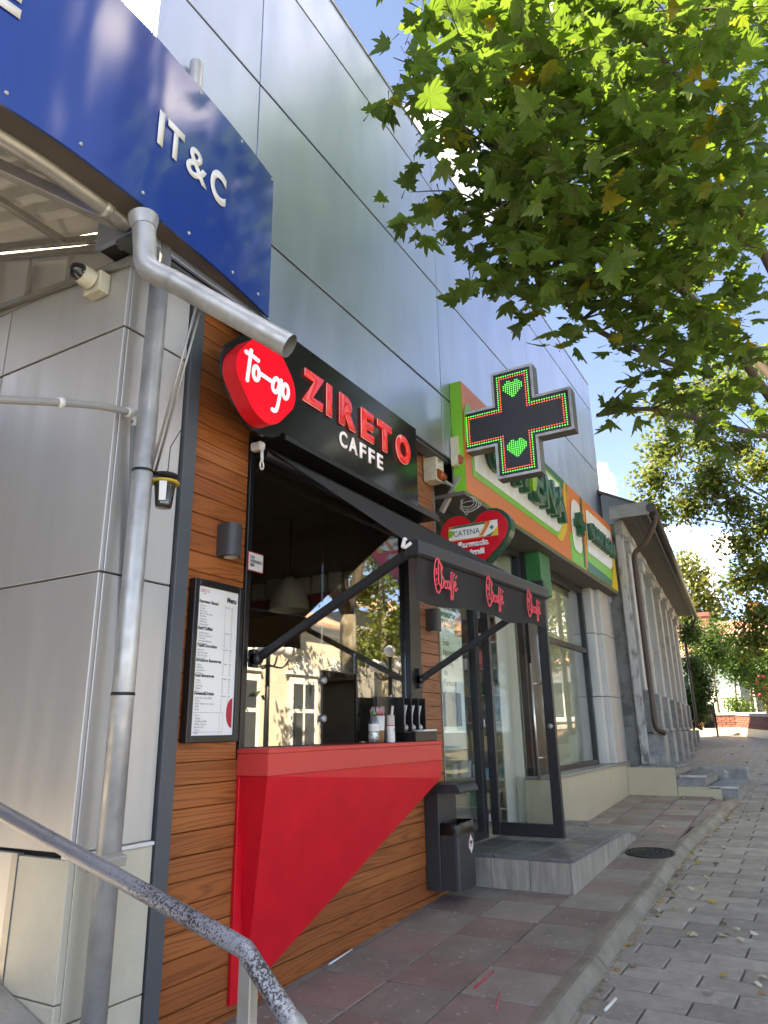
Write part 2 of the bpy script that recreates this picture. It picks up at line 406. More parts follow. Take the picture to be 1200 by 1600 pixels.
# ------------------------------------------------------------------ palette
M_PANEL = mat('silver cladding', (.47, .55, .70), .42, .88, var=.08, vs_=1.6, bump=.04, bs=1.2, rvar=.06, stretch=(1.6, 1.6, .5))
M_PANELD = mat('silver cladding low', (.56, .55, .53), .46, .5, var=.05, vs_=3.0, bump=.04, bs=1.2, rvar=.06, stretch=(2.2, 2.2, .25))
M_BACK = mat('dark joint', (.02, .02, .02), .8)
M_TRIM = mat('charcoal trim', s2l(74, 79, 84), .45, .0, var=.06)
M_BLACK = mat('black coated metal', (.012, .012, .013), .38, .0, var=.1)
M_DARKINT = mat('dark interior', (.30, .22, .15), .7, var=.15)
M_BEIGE = mat('beige stone slab', s2l(196, 190, 172), .5, var=.08, vs_=4, bump=.25, bs=35)
M_TAN = mat('tan tile', s2l(186, 176, 152), .28, var=.05, vs_=3)
M_WOOD = wood_mat('stained larch', (.45, .145, .044), (.29, .082, .025), (.15, .042, .014))
M_WOODR = wood_mat('stained larch faded', (.38, .16, .08), (.28, .11, .055), (.15, .055, .03), .5)
M_CONC = mat('weathered concrete', (.33, .31, .28), .85, var=.25, vs_=3, bump=.6, bs=40, ov=.06)
M_KERB = mat('kerb stone', (.24, .222, .18), .85, var=.28, vs_=5, bump=.7, bs=45, ov=.1)
M_TILEG = mat('grey paving tile', (.25, .235, .208), .72, var=.17, vs_=4, bump=.5, bs=120, ov=.16, rvar=.12, speck=.55)
M_TILER = mat('red paving tile', (.24, .186, .168), .72, var=.17, vs_=4, bump=.5, bs=120, ov=.16, rvar=.12, speck=.5)
M_PAVER = mat('grey paver', (.30, .283, .256), .72, var=.18, vs_=10, bump=.55, bs=150, ov=.2, rvar=.14, speck=.4)
M_JOINT = mat('paving joint grit', (.045, .04, .033), .95, var=.4, vs_=60, bump=.8, bs=200)
M_STEPT = mat('slate step tile', (.15, .16, .165), .42, var=.25, vs_=6, bump=.25, bs=60, ov=.25, rvar=.1)
M_STEPS = mat('granite step riser', (.30, .28, .24), .7, var=.3, vs_=7, bump=.4, bs=90, ov=.1, stretch=(3, 3, .5))
M_GALV = mat('galvanised steel', (.46, .465, .46), .46, .6, var=.2, vs_=9, rvar=.12, bump=.015, bs=18)
M_GALVD = mat('painted steel tube', (.36, .355, .34), .42, .6, var=.12, vs_=7, rvar=.1)
M_WHITE = mat('white paint', (.72, .72, .70), .5, var=.05)
M_BLUE = mat('blue sign sheet', (.012, .05, .27), .12, .0, bump=.035, bs=3, spec=.6, coat=.5)
M_RED = mat('red sheet metal', (.68, .010, .022), .38, var=.10, spec=.3, coat=.05, rvar=.05)
M_REDF = mat('red counter edge', (.66, .055, .05), .42, var=.03, spec=.4)
M_RUBBER = mat('black awning cloth', (.012, .011, .011), .85, bump=.3, bs=300)
M_GLASS = glass_mat('kiosk glass', (.88, .90, .88), .21)
M_GLASSP = glass_mat('shop glass', (.94, .97, .95), .05)

# paving sheet: one material that carries the pavers on where they are too far to pick apart
def road_material():
    m = bpy.data.materials.new('far pavers'); m.use_nodes = True; t = m.node_tree; b = t.nodes['Principled BSDF']; L = t.links.new; N = t.nodes.new
    tcn = N('ShaderNodeTexCoord'); mp = N('ShaderNodeMapping'); mp.inputs['Rotation'].default_value = (0, 0, R(90)); L(tcn.outputs['Object'], mp.inputs[0])
    br = N('ShaderNodeTexBrick'); br.inputs['Scale'].default_value = 1.0; br.inputs['Brick Width'].default_value = .370; br.inputs['Row Height'].default_value = .178
    br.inputs['Mortar Size'].default_value = .007; br.inputs['Color1'].default_value = (.24, .228, .21, 1); br.inputs['Color2'].default_value = (.285, .27, .248, 1); br.inputs['Mortar'].default_value = (.07, .066, .058, 1)
    L(mp.outputs[0], br.inputs['Vector'])
    n = N('ShaderNodeTexNoise'); n.inputs['Scale'].default_value = 1.3; n.inputs['Detail'].default_value = 6; L(tcn.outputs['Object'], n.inputs['Vector'])
    mr = N('ShaderNodeMapRange'); mr.inputs['To Min'].default_value = .75; mr.inputs['To Max'].default_value = 1.25; L(n.outputs['Fac'], mr.inputs['Value'])
    vm = N('ShaderNodeVectorMath'); vm.operation = 'SCALE'; L(br.outputs['Color'], vm.inputs[0]); L(mr.outputs['Result'], vm.inputs['Scale'])
    L(vm.outputs[0], b.inputs['Base Color']); b.inputs['Roughness'].default_value = .55
    return m
M_ROAD = road_material()
M_EARTH = mat('ground earth', (.11, .12, .06), .95, var=.3, vs_=.4)

def kerb_y(x):                               # inner edge of the kerb
    pts = [(-3, 1.283), (7.6, 1.283), (8.2, 1.235), (8.7, 1.19), (10, 1.15), (10.6, 1.09)]
    for (a, b), (c, d) in zip(pts, pts[1:]):
        if x <= c: return b + (d - b) * (x - a) / (c - a)
    return pts[-1][1]
# ------------------------------------------------------------------ ground
def sheet(xs, y0, y1, dz, ny=2):
    mb = MB()
    for i in range(len(xs) - 1):
        for j in range(ny):
            ya, yb = y0 + (y1 - y0) * j / ny, y0 + (y1 - y0) * (j + 1) / ny
            mb.add([(xs[i], ya, gz(xs[i]) + dz), (xs[i + 1], ya, gz(xs[i + 1]) + dz), (xs[i + 1], yb, gz(xs[i + 1]) + dz), (xs[i], yb, gz(xs[i]) + dz)], [(0, 1, 2, 3)])
    return mb
XS = [-600, -60, -14, -6, 0, 3, 6, 9, 12, 16, 20, 25, 30, 60, 200, 700]
tag(sheet(XS, -700, 700, -.30).build('ground', M_EARTH), kind='structure')
rd = sheet([-14, -6, 0, 3, 6, 9, 12, 16, 19.9], -10.5, 6.0, -.090)  # unseen far side widened so sunlit paving bounces light onto the shaded front
rd2 = sheet([19.78, 25, 30, 60], -10.5, 6.0, -.064); rd.add(rd2.v, rd2.f)
road = tag(rd.build('road', M_ROAD), kind='structure')
# paver pieces: long side across the road, running bond, rows turned a little off square
PR = .068; PP, PL = .178, .370
pav_me = [MB().box(-PP / 2 + .0055, PP / 2 - .0055, -PL / 2 + .005, PL / 2 - .005, -.05, 0, bev=.0025).mesh('paver', M_PAVER) for _ in range(1)]
tilt = math.atan(GZ)
near, rest = [], MB()
row = 0; x = 2.22
while x < 20.0:
    y = 1.078 + PL - .185 * (row % 2) - PL / 2 + (PL * 4 if x > 12.25 else 0)
    while y > -.9:
        xx = x + PR * (y - 1.08)
        if y < (kerb_y(xx) + .03 if xx < 12.25 else 2.75) and (y > .018 * xx - .1 or xx < 8): near.append((xx, y))
        y -= PL
    x += PP; row += 1
near.sort(key=lambda p: p[0] + (3.0 if p[1] < .02 * p[0] + .1 else 0))
for k, (x, y) in enumerate(near):
    z = gz(x) - .062 + rng.uniform(-.0022, .0022)
    if k < 290:
        link('paver', pav_me[0], road, (x, y, z), (rng.uniform(-.006, .006), -tilt + rng.uniform(-.008, .008), -PR + rng.uniform(-.006, .006)))
    else:
        rest.obox((x, y, z - .025), ((1, -PR, GZ), (PR, 1, 0), (-GZ, 0, 1)), (PP / 2 - .0055, PL / 2 - .005, .025), .0025)
tag(rest.build('pavers_further_off', M_PAVER, road), kind='stuff')
jb = MB()
for i in range(19):
    xa, xb = 2.2 + i * .95, 2.2 + (i + 1) * .95
    jb.add([(xa, -.75, gz(xa) - .085), (xb, -.75, gz(xb) - .085), (xb, 1.3 if xa < 11 else 2.9, gz(xb) - .085), (xa, 1.3 if xa < 11 else 2.9, gz(xa) - .085)], [(0, 1, 2, 3)])
jb.build('joint_bed', M_JOINT, road)

# pavement slab with its tiles
walk = tag(sheet([-3, 0, 2, 3, 4, 5, 6, 7, 8, 9, 10, 10.7], 1.25, 2.62, -.022, 1).build('pavement', M_JOINT), kind='structure')
tile_mes = {}
for nm, mm in (('g', M_TILEG), ('r', M_TILER)):
    tile_mes[nm] = MB().box(-.1938, .1938, -.1925, .1925, -.04, 0, bev=.0025).mesh('paving_tile', mm)
i = 0; x = -.2
while x < 10.6:
    for j in range(4):
        y = 2.46 - .196 - j * .3925 + .39
        if x > 5.35 and x < 7.2 and y > 1.75: continue
        if x > 7.2 and y > 2.45: continue
        ky = kerb_y(x)
        if y - .19 < ky - .02:
            continue
        c = 'r' if (i + j) % 2 == 0 else 'g'
        link('paving_tile', tile_mes[c], walk, (x, y, gz(x) + rng.uniform(-.0025, .0025)), (rng.uniform(-.006, .006), -tilt + rng.uniform(-.006, .006), rng.uniform(-.006, .006)))
    x += .395; i += 1
# cut tiles that fill the strip between the last full row and the kerb further along
for k in range(9):
    x = 7.0 + k * .395
    ky = kerb_y(x)
    if 1.285 - ky > .05:
        mb = MB(); mb.obox((x, (1.278 + ky) / 2, gz(x) - .02), ((1, 0, GZ), (0, 1, 0), (-GZ, 0, 1)), (.194, (1.278 - ky) / 2, .02), .004)
        mb.build('cut_tile', M_TILEG if k % 2 else M_TILER, walk, (x, ky, gz(x)))

kerb = tag(MB().obox((3.8, 1.2, gz(3.8) - .2), ((1, 0, GZ), (0, 1, 0), (-GZ, 0, 1)), (7, .05, .09)).build('kerb', M_CONC), kind='structure')
x = -2.2
while x < 10.5:
    L_ = .92 + rng.uniform(-.04, .04); x2 = min(x + L_, 10.62)
    mb = MB(); rings = []; NR = 7; dzz = rng.uniform(-.004, .003)
    for q in range(NR):
        xx = x + .005 + (x2 - x - .01) * q / (NR - 1)
        ki = kerb_y(xx); z = gz(xx) + dzz; j = lambda s_: rng.uniform(-s_, s_); e = .006 if q in (0, NR - 1) else 0
        prof = [(0, -.14), (0, .0 - e), (-.050, .003 - e + j(.001)), (-.072 + j(.003), -.001 - e + j(.002)), (-.105 + j(.003), -.030 - e + j(.004)), (-.120 + j(.002), -.062), (-.125, -.15)]
        rings.append([(xx, ki + a, z + b) for a, b in prof])
    n = len(rings[0]); vs = sum(rings, [])
    fs = [(q * n + k, q * n + k + 1, (q + 1) * n + k + 1, (q + 1) * n + k) for q in range(NR - 1) for k in range(n - 1)]
    mb.add(vs, fs, False); mb.poly(rings[0]); mb.poly(rings[-1][::-1])
    mb.build('kerb_stone', M_KERB, kerb, (x, kerb_y(x), gz(x)))
    x = x2

# concrete ramp that climbs to the entrance on the left
ramp = MB()
rz = lambda y: max(-.06, .238 + .33 * (y - 2.49)) if y < 3.6 else .60
ys = [1.58, 2.0, 2.49, 2.8, 3.2, 3.6, 7.5]
for a, b in zip(ys, ys[1:]):
    ramp.add([(-2.5, a, rz(a)), (1.90, a, rz(a)), (1.90, b, rz(b)), (-2.5, b, rz(b))], [(0, 1, 2, 3)])
ramp.add([(1.90, a, rz(a)) for a in ys] + [(1.90, a, -.3) for a in ys], [(k, k + 1, len(ys) + k + 1, len(ys) + k) for k in range(len(ys) - 1)])
tag(ramp.build('ramp', M_CONC), kind='structure')

# ------------------------------------------------------------------ shop building clad in silver sheets
shop = thing('shop_building', 'long flat-roofed shop building clad in large silver metal panels', 'building', (1.9, 2.5, 0))
mb = MB()
mb.box(1.83, 10.84, 2.345, 2.6, 3.43, 6.57)            # upper front wall
mb.box(1.94, 2.1, 2.6, 9.0, 3.43, 6.57)
mb.box(1.94, 2.1, 2.5, 9.0, -.3, 3.43)                 # wall along the entrance
mb.box(1.94, 2.38, 2.5, 2.6, -.3, 3.43)
mb.box(10.6, 10.84, 2.6, 9.0, -.3, 6.57)
mb.box(2.1, 10.6, 8.8, 9.0, -.3, 6.57)
mb.build('wall', M_BACK, shop)
MB().box(1.85, 10.82, 2.62, 8.99, 6.30, 6.42).build('roof', M_TRIM, shop)
MB().box(2.1, 10.6, 2.6, 8.8, 3.43, 3.55).build('ceiling', M_DARKINT, shop)
rows = [(3.42, 3.961), (3.979, 5.031), (5.049, 6.111), (6.129, 6.6)]
for (xa, xb) in [(1.81, 2.597), (2.604, 5.067), (5.074, 7.627), (7.634, 10.047), (10.054, 10.875)]:
    for (za, zb) in rows:
        MB().box(xa, xb, 2.32, 2.343, za, zb, bev=.003).build('panel', M_PANEL, shop, ((xa + xb) / 2, 2.33, (za + zb) / 2))
for (za, zb) in rows:
    MB().box(1.805, 1.828, 2.347, 2.603, za, zb, bev=.003).build('panel', M_PANEL, shop, (1.8, 2.4, (za + zb) / 2))
    for (ya, yb) in [(2.605, 4.4), (4.407, 6.6)]:
        MB().box(1.913, 1.938, ya, yb, za + .004, zb, bev=.003).build('panel', M_PANELD, shop, (1.92, (ya + yb) / 2, (za + zb) / 2))
MB().box(10.878, 10.895, 2.33, 8.9, 3.0, 6.6).build('end_panel', M_PANEL, shop)
MB().box(1.80, 10.885, 2.312, 2.40, 6.602, 6.625).build('coping', M_GALVD, shop)
MB().box(1.808, 5.25, 2.35, 2.458, 3.395, 3.418).build('soffit', M_TRIM, shop)
# lower panels on the corner pillar
prow = [(.785, 1.857), (1.864, 3.02), (3.03, 3.418)]
for (za, zb) in prow:
    MB().box(1.937, 2.305, 2.47, 2.492, za, zb, bev=.003).build('pillar_panel', M_PANELD, shop, (2.1, 2.48, (za + zb) / 2))
    MB().box(1.913, 1.935, 2.472, 3.40, za, zb, bev=.003).build('pillar_panel', M_PANELD, shop, (1.92, 2.9, (za + zb) / 2))
    MB().box(1.913, 1.935, 3.41, 5.6, za, zb, bev=.003).build('pillar_panel', M_PANELD, shop, (1.92, 4.5, (za + zb) / 2))
MB().box(1.905, 1.934, 2.80, 5.6, -.2, .772, bev=.003).build('low_panel', M_PANELD, shop, (1.92, 4, .3))
MB().box(1.901, 1.93, 2.762, 2.797, -.1, .772).build('low_trim', M_GALVD, shop)
MB().box(1.906, 1.936, 2.462, 2.76, .302, .764, bev=.002).build('plinth_slab', M_BEIGE, shop, (1.92, 2.6, .5))
MB().box(1.906, 1.936, 2.462, 2.76, -.3, .297, bev=.002).build('plinth_slab', M_BEIGE, shop, (1.92, 2.6, 0))
MB().box(1.938, 2.305, 2.460, 2.492, .232, .764, bev=.002).build('plinth_slab', M_BEIGE, shop, (2.1, 2.48, .5))
MB().box(1.938, 2.305, 2.460, 2.492, -.3, .227, bev=.002).build('plinth_slab', M_BEIGE, shop, (2.1, 2.48, 0))
MB().box(1.898, 2.308, 2.452, 2.50, .766, .782, bev=.003).build('plinth_ledge', M_WHITE, shop)
MB().box(2.31, 2.392, 2.445, 2.56, -.3, 3.418, bev=.004).build('trim', M_TRIM, shop)

# ------------------------------------------------------------------ wooden kiosk front
kiosk = thing('coffee_kiosk', 'coffee kiosk front of stained wooden boards around a black-framed serving window', 'kiosk', (3.8, 2.5, 0))
mb = MB()
mb.box(2.395, 2.845, 2.522, 2.56, -.2, 3.39); mb.box(4.855, 5.20, 2.522, 2.56, -.2, 3.39)
mb.box(2.845, 4.855, 2.522, 2.56, -.2, 1.10); mb.box(2.845, 4.855, 2.522, 2.56, 2.80, 3.39)
mb.build('backing', mat('brown backing', (.09, .035, .016), .8), kiosk)
pitch = .0985; z = -.1; k = 0
plank_cache = {}
def plank(xa, xb, z, m=M_WOOD):
    key = (xa, xb, m.name)
    if key not in plank_cache:
        plank_cache[key] = MB().box(xa - (xa + xb) / 2, (xb - xa) / 2, -.0105, .0105, -pitch / 2 + .0015, pitch / 2 - .0015, bev=.0032).mesh('plank', m)
    link('plank', plank_cache[key], kiosk, ((xa + xb) / 2, 2.51 + rng.uniform(-.0012, .0012), z + pitch / 2), (0, 0, rng.uniform(-.0008, .0008)))
while z < 3.36:
    if z + pitch < 1.12:
        plank(2.395, 5.2, z)
    else:
        plank(2.395, 2.842, z); plank(4.858, 5.2, z, M_WOODR)
    z += pitch
MB().box(5.2, 5.215, 2.49, 2.60, -.2, 3.39).build('edge_strip', M_GALVD, kiosk)
# serving window
mb = MB()
mb.box(2.846, 2.885, 2.485, 2.56, 1.105, 2.80, bev=.003); mb.box(4.66, 4.75, 2.47, 2.56, 1.105, 2.80, bev=.003)
mb.box(4.762, 4.852, 2.48, 2.56, 1.105, 2.80, bev=.003)
mb.box(2.886, 4.659, 2.485, 2.56, 2.72, 2.80); mb.box(2.886, 4.659, 2.50, 2.56, 1.105, 1.135)
mb.build('window_frame', M_BLACK, kiosk)
for xa, xb, za, zb in ((2.887, 3.596, 1.137, 2.719), (3.598, 3.968, 1.562, 2.719), (3.97, 4.657, 1.137, 2.719)):
    MB().box(xa, xb, 2.512, 2.518, za, zb).build('pane', M_GLASS, kiosk)
mb = MB(); mb.box(3.590, 3.597, 2.508, 2.522, 1.137, 1.56); mb.box(3.969, 3.976, 2.508, 2.522, 1.137, 1.56); mb.box(3.597, 3.969, 2.508, 2.522, 1.555, 1.562); mb.build('hatch_edge', M_BLACK, kiosk)
for zz in (1.28, 1.50):
    MB().lathe([(0, -.012), (.02, -.012), (.022, -.006), (.022, .006), (.02, .012), (0, .012)], (3.60, 2.505, zz), 14, (0, 1, 0)).build('glass_clamp', M_GALV, kiosk)
mb = MB()
mb.box(2.40, 2.44, 2.6, 4.6, 0, 3.3); mb.box(5.16, 5.19, 2.6, 4.6, 0, 3.3); mb.box(2.44, 5.16, 4.5, 4.6, 0, 3.3)
mb.box(2.44, 5.16, 2.6, 4.5, 0, .08); mb.box(2.44, 5.16, 2.58, 4.5, 2.95, 3.0)
mb.build('interior_wall', M_DARKINT, kiosk)
MB().box(2.50, 5.10, 2.60, 3.40, 1.02, 1.08).build('inner_worktop', mat('worktop', (.05, .045, .04), .4), kiosk)
MB().box(2.50, 5.10, 4.05, 4.48, .9, .95).build('back_worktop', mat('back worktop', (.20, .13, .08), .5), kiosk)

# ------------------------------------------------------------------ unseen wing added left of the entrance, keeps sky light off the corner panels
wing = thing('unseen_left_wing', 'unseen grey wing added left of the entrance to screen the corner panels from the sky', 'building', (-6, 4, 0))
M_REND = mat('grey render', (.33, .32, .30), .8, var=.1, vs_=2)
MB().box(-12, -2.6, 2.35, 9, -.6, 5.2).build('wall', M_REND, wing)
MB().box(-2.6, 1.93, 6.6, 6.9, -.6, 4.4).build('entrance_wall', M_REND, wing)
MB().box(-2.0, 1.2, 6.52, 6.6, .55, 2.9).build('entrance_frame', M_TRIM, wing)
for xa in (-1.9, -.35): MB().box(xa, xa + 1.45, 6.50, 6.52, .65, 2.8).build('pane', M_GLASSP, wing)
# ------------------------------------------------------------------ canopy with the blue fascia
BC = [(.0, 2.46), (.35, 2.37), (.7, 2.30), (1.085, 2.225), (1.31, 2.196), (1.478, 2.189), (1.73, 2.19), (1.958, 2.206), (2.24, 2.226), (2.50, 2.255), (2.72, 2.287)]
BCS = [(p.x, p.y) for p in smooth_path([Vector((a, b, 0)) for a, b in BC], 4)]
ZB, ZT = 3.443, 4.40
canopy = thing('entrance_canopy', 'canopy of corrugated sheets on grey tube rails behind a curved blue fascia', 'canopy', (1.4, 2.6, 3.4))
mb = MB()
n = len(BCS)
vs = [(x, y, ZB) for x, y in BCS] + [(x, y, ZT) for x, y in BCS] + [(x, y + .012, ZB) for x, y in BCS] + [(x, y + .012, ZT) for x, y in BCS]
fs = [(i, i + 1, n + i + 1, n + i) for i in range(n - 1)] + [(2 * n + i + 1, 2 * n + i, 3 * n + i, 3 * n + i + 1) for i in range(n - 1)]
mb.add(vs, fs, True)
mb.add(vs, [(i + 1, i, 2 * n + i, 2 * n + i + 1) for i in range(n - 1)] + [(n + i, n + i + 1, 3 * n + i + 1, 3 * n + i) for i in range(n - 1)] + [(n - 1, 2 * n + n - 1, 3 * n + n - 1, 2 * n - 1)])
fascia = mb.build('fascia', M_BLUE, canopy)
def fr_blue(x, z):
    for (a, b), (c, d) in zip(BCS, BCS[1:]):
        if x <= c:
            t = (x - a) / (c - a); u = Vector((c - a, d - b, 0)).normalized()
            return Frame((x, b + (d - b) * t, z), u, (0, 0, 1), (u.y, -u.x, 0))
xx = 1.765
for ch, w in (('I', .035), ('T', .115), ('&', .155), ('C', .125)):
    fr = fr_blue(xx + w / 2, 3.826)
    text('lettering', ch, fr, -w / 2, 0, .175, M_WHITE, fascia, .002, width=w, bold=.010 if ch != '&' else .004, res=6, lift=.006)
    xx += w + .022
text('lettering', 'E', fr_blue(1.04, 3.872), -.06, 0, .175, M_WHITE, fascia, .002, width=.12, bold=.012, lift=.006)
for x, z in ((1.40, 3.50), (1.72, 3.50), (2.02, 3.50), (2.36, 3.50), (2.60, 3.52), (2.03, 4.37), (2.38, 4.37), (2.70, 4.38), (1.1, 3.5)):
    f = fr_blue(x, z)
    MB().lathe([(.009, 0), (.007, .004), (0, .005)], f.p(0, 0, .001), 8, f.n).build('screw', M_GALV, canopy)
# soffit strip under the fascia
mb = MB(); outer = [(x, y + .013) for x, y in BCS]
wid = lambda x: .14 * min(1, max(.03, (2.74 - x) / .55))
for (a, b), (c, d) in zip(outer, outer[1:]):
    mb.add([(a, b, ZB + .004), (c, d, ZB + .004), (c, d + wid(c), ZB + .012), (a, b + wid(a), ZB + .012)], [(0, 1, 2, 3)])
    mb.add([(a, b + wid(a), ZB + .012), (c, d + wid(c), ZB + .012), (c, d + wid(c), ZB + .10), (a, b + wid(a), ZB + .10)], [(0, 1, 2, 3)])
mb.build('soffit', mat('brown soffit sheet', (.085, .07, .06), .6, var=.15, vs_=5), canopy)
# gutter tube behind the soffit
SZ = lambda y: 3.492 + .27 * (y - 2.33)
gp = [(x, y + .175, ZB + .015) for x, y in BCS if x < 1.80]
MB().tube(gp, .042, 12).build('gutter', M_GALVD, canopy)
MB().lathe([(.043, -.02), (.047, -.02), (.047, .02), (.043, .02)], gp[-3], 12, Vector(gp[-2]) - Vector(gp[-4])).build('gutter_ring', M_GALV, canopy)
# corrugated roof sheets pitched up from the gutter, ribs running back from the street
M_CORR = leaf_mat('corrugated roof sheet', (.62, .61, .57), (.30, .29, .27), .5, .0, .02)
mb = MB(); xs_ = []
x = -2.6
while x < 1.78:
    xs_ += [(x, 0), (x + .05, 0), (x + .06, .06), (x + .12, .06)]; x += .13
vs = []
xs_.append((1.888, .0))
for yy in (2.36, 5.7):  # sheet carried further back to block sun from the corner panels
    for (xx, dz) in xs_: vs.append((xx, yy, SZ(yy) + dz + .03))
n = len(xs_)
mb.add(vs, [(i, i + 1, n + i + 1, n + i) for i in range(n - 1)])
mb.build('roof_sheet', M_CORR, canopy)
def rail(a, b, w=.02, h=.02, name='rail', par=canopy, m=M_GALVD):
    mb = MB(); a, b = Vector(a), Vector(b); t = (b - a).normalized(); s = t.cross(Vector((0, 0, 1)) if abs(t.z) < .9 else Vector((0, 1, 0))).normalized(); u2 = s.cross(t)
    mb.obox((a + b) / 2, (t, s, u2), ((b - a).length / 2, w, h), .003); return mb.build(name, m, par, (a + b) / 2)
rail((1.87, 2.40, 3.465), (1.87, 5.6, 4.55), .014, .02); rail((1.87, 2.40, 3.412), (1.87, 5.6, 4.45), .014, .016)
rail((1.86, 2.42, 3.50), (.2, 3.05, 3.60), .022, .03); rail((1.86, 2.945, 3.645), (-1.0, 2.93, 3.645), .016, .018)
rail((1.86, 4.1, 3.94), (-1.0, 4.1, 3.94), .016, .018)
rail((1.895, 2.40, 3.352), (1.895, 5.4, 3.66), .012, .016)
for y in (2.90, 3.24, 3.6): rail((1.885, y, 3.36 + .10 * (y - 2.4)), (1.885, y + .001, 3.41 + .325 * (y - 2.4)), .011, .014, 'rail_post')
# post under the canopy, downspout, brace
post = thing('canopy_post', 'tall round steel post holding up the canopy before the grey corner', 'post', (1.99, 2.35, 0))
MB().tube([(1.99, 2.35, -.3), (1.99, 2.35, ZB + .2)], .0445, 20).build('tube', M_GALV, post)
for zz in (1.36, 2.30):
    MB().lathe([(.0455, -.006), (.047, -.006), (.047, .006), (.0455, .006)], (1.99, 2.35, zz), 18).build('cable_tie', M_BLACK, post)
flue = thing('vent_pipe', 'short galvanised pipe rising behind the top of the blue fascia', 'pipe', (2.04, 2.29, 4.2))
MB().tube([(2.045, 2.275, 4.2), (2.045, 2.275, 4.62)], .036, 16).build('tube', M_GALV, flue)
tag(flue, None, None)
ds = thing('downspout', 'galvanised downspout elbow slanting out from the canopy gutter with open end', 'downspout', (1.8, 2.2, 3.1))
pA, pB, pC, pD = Vector((1.745, 2.20, 3.385)), Vector((1.745, 2.174, 3.235)), Vector((1.754, 2.150, 3.118)), Vector((2.03, 1.605, 2.712))
MB().tube([pA, pA * .6 + pB * .4], [.066, .052], 18, False).build('hopper', M_GALV, ds)
MB().tube(smooth_path([pA * .6 + pB * .4, pB, pC, pC + (pD - pC) * .2], 5), .050, 18, False).build('elbow', M_GALV, ds)
mb = MB(); dd = (pD - pC).normalized()
mb.tube([pC + (pD - pC) * .18, pD], .0485, 20, False); mb.tube([pD, pC + (pD - pC) * .5], .0465, 20, False)
spout = mb.build('pipe', M_GALV, ds)
mb = MB(); mb.tube([pD - dd * .05, pD + dd * .012], .0505, 20, False); mb.build('collar', M_GALV, ds)
for s_ in (-.012, .012):
    MB().tube([(2.02 + s_, 2.32, 2.30), (1.865 + s_, 1.945, 2.93)], .006, 6).build('brace', M_GALVD, ds)
# plastic conduit on the corner
pvc = thing('conduit', 'grey plastic conduit sagging across the panels and down behind the steel post', 'conduit', (2.0, 2.44, 1.5))
pth = smooth_path([(.9, 2.40, 2.28), (1.25, 2.40, 2.36), (1.60, 2.41, 2.485), (1.80, 2.415, 2.55), (1.96, 2.42, 2.585)], 5)
MB().tube(pth, .016, 12).build('tube', mat('grey plastic', (.27, .27, .26), .5), pvc)
MB().tube([(1.985, 2.43, 2.575), (2.02, 2.44, 2.2), (2.085, 2.44, 1.2), (2.09, 2.44, .0)], .016, 12).build('tube', bpy.data.materials['grey plastic'], pvc)
mb = MB(); mb.tube(smooth_path([(1.93, 2.42, 2.578), (1.975, 2.425, 2.588), (1.992, 2.43, 2.56), (1.993, 2.43, 2.53)], 4), .021, 12); mb.build('elbow', M_WHITE, pvc)
for p in ((2.08, 2.44, 1.30), (2.088, 2.44, .66), (2.09, 2.44, .25)):
    MB().lathe([(.017, -.03), (.021, -.03), (.021, .03), (.017, .03)], p, 12).build('coupling', bpy.data.materials['grey plastic'], pvc)
MB().lathe([(.017, -.012), (.022, -.012), (.022, .012), (.017, .012)], (1.60, 2.41, 2.485), 12, (1, .02, .3)).build('coupling', M_WHITE, pvc)
# lamp fitting on the side wall
lf = thing('bulkhead_lamp', 'small round lamp with dark glass dome on a square cream box', 'lamp', (1.9, 2.66, 3.30))
M_CREAM = mat('yellowed plastic', s2l(205, 200, 180), .5, var=.12, vs_=25)
MB().box(1.85, 1.912, 2.60, 2.72, 3.235, 3.345, bev=.006).build('box', M_CREAM, lf)
MB().lathe([(.05, 0), (.05, .03), (.046, .06), (.04, .062)], (1.85, 2.665, 3.30), 18, (-1, .05, .15)).build('collar', M_CREAM, lf)
MB().lathe([(.042, .05), (.042, .075), (.032, .10), (.015, .112), (0, .115)], (1.85, 2.665, 3.30), 18, (-1, .05, .15)).build('dome', mat('smoked glass', (.02, .02, .02), .06, spec=.8), lf)
# little hanging lantern cup
la = thing('hanging_cup', 'dark tapered wasp-trap cup with yellow collar hanging by a wire from the brace', 'cup', (2.07, 2.30, 2.2))
lc = Vector((2.075, 2.30, 2.15))
MB().lathe([(0, 0), (.034, 0), (.036, .01), (.047, .115), (.046, .117)], lc, 20).build('cup', mat('brown clear plastic', (.035, .028, .02), .12, spec=.7), la)
MB().lathe([(.046, .108), (.064, .110), (.060, .118), (.03, .124)], lc, 20).build('collar', mat('yellow plastic', s2l(190, 165, 60), .45), la)
MB().lathe([(.02, .12), (.02, .14), (.056, .142), (.054, .15), (0, .156)], lc, 20).build('lid', M_BLACK, la)
MB().tube([lc + Vector((.01, 0, .15)), lc + Vector((.015, .0, .29)), (2.06, 2.20, 2.50)], .0022, 6).build('wire', M_BLACK, la)
fl = Frame(lc + Vector((-.034, -.028, .02)), (.6, -.78, 0), (0, 0, 1), (-.78, -.6, .1))
MB().prism([fl.p(-.014, 0, .0), fl.p(.014, 0, 0), fl.p(.016, .085, .007), fl.p(-.016, .085, .007)], fl.n * .002).build('tag', M_WHITE, la)
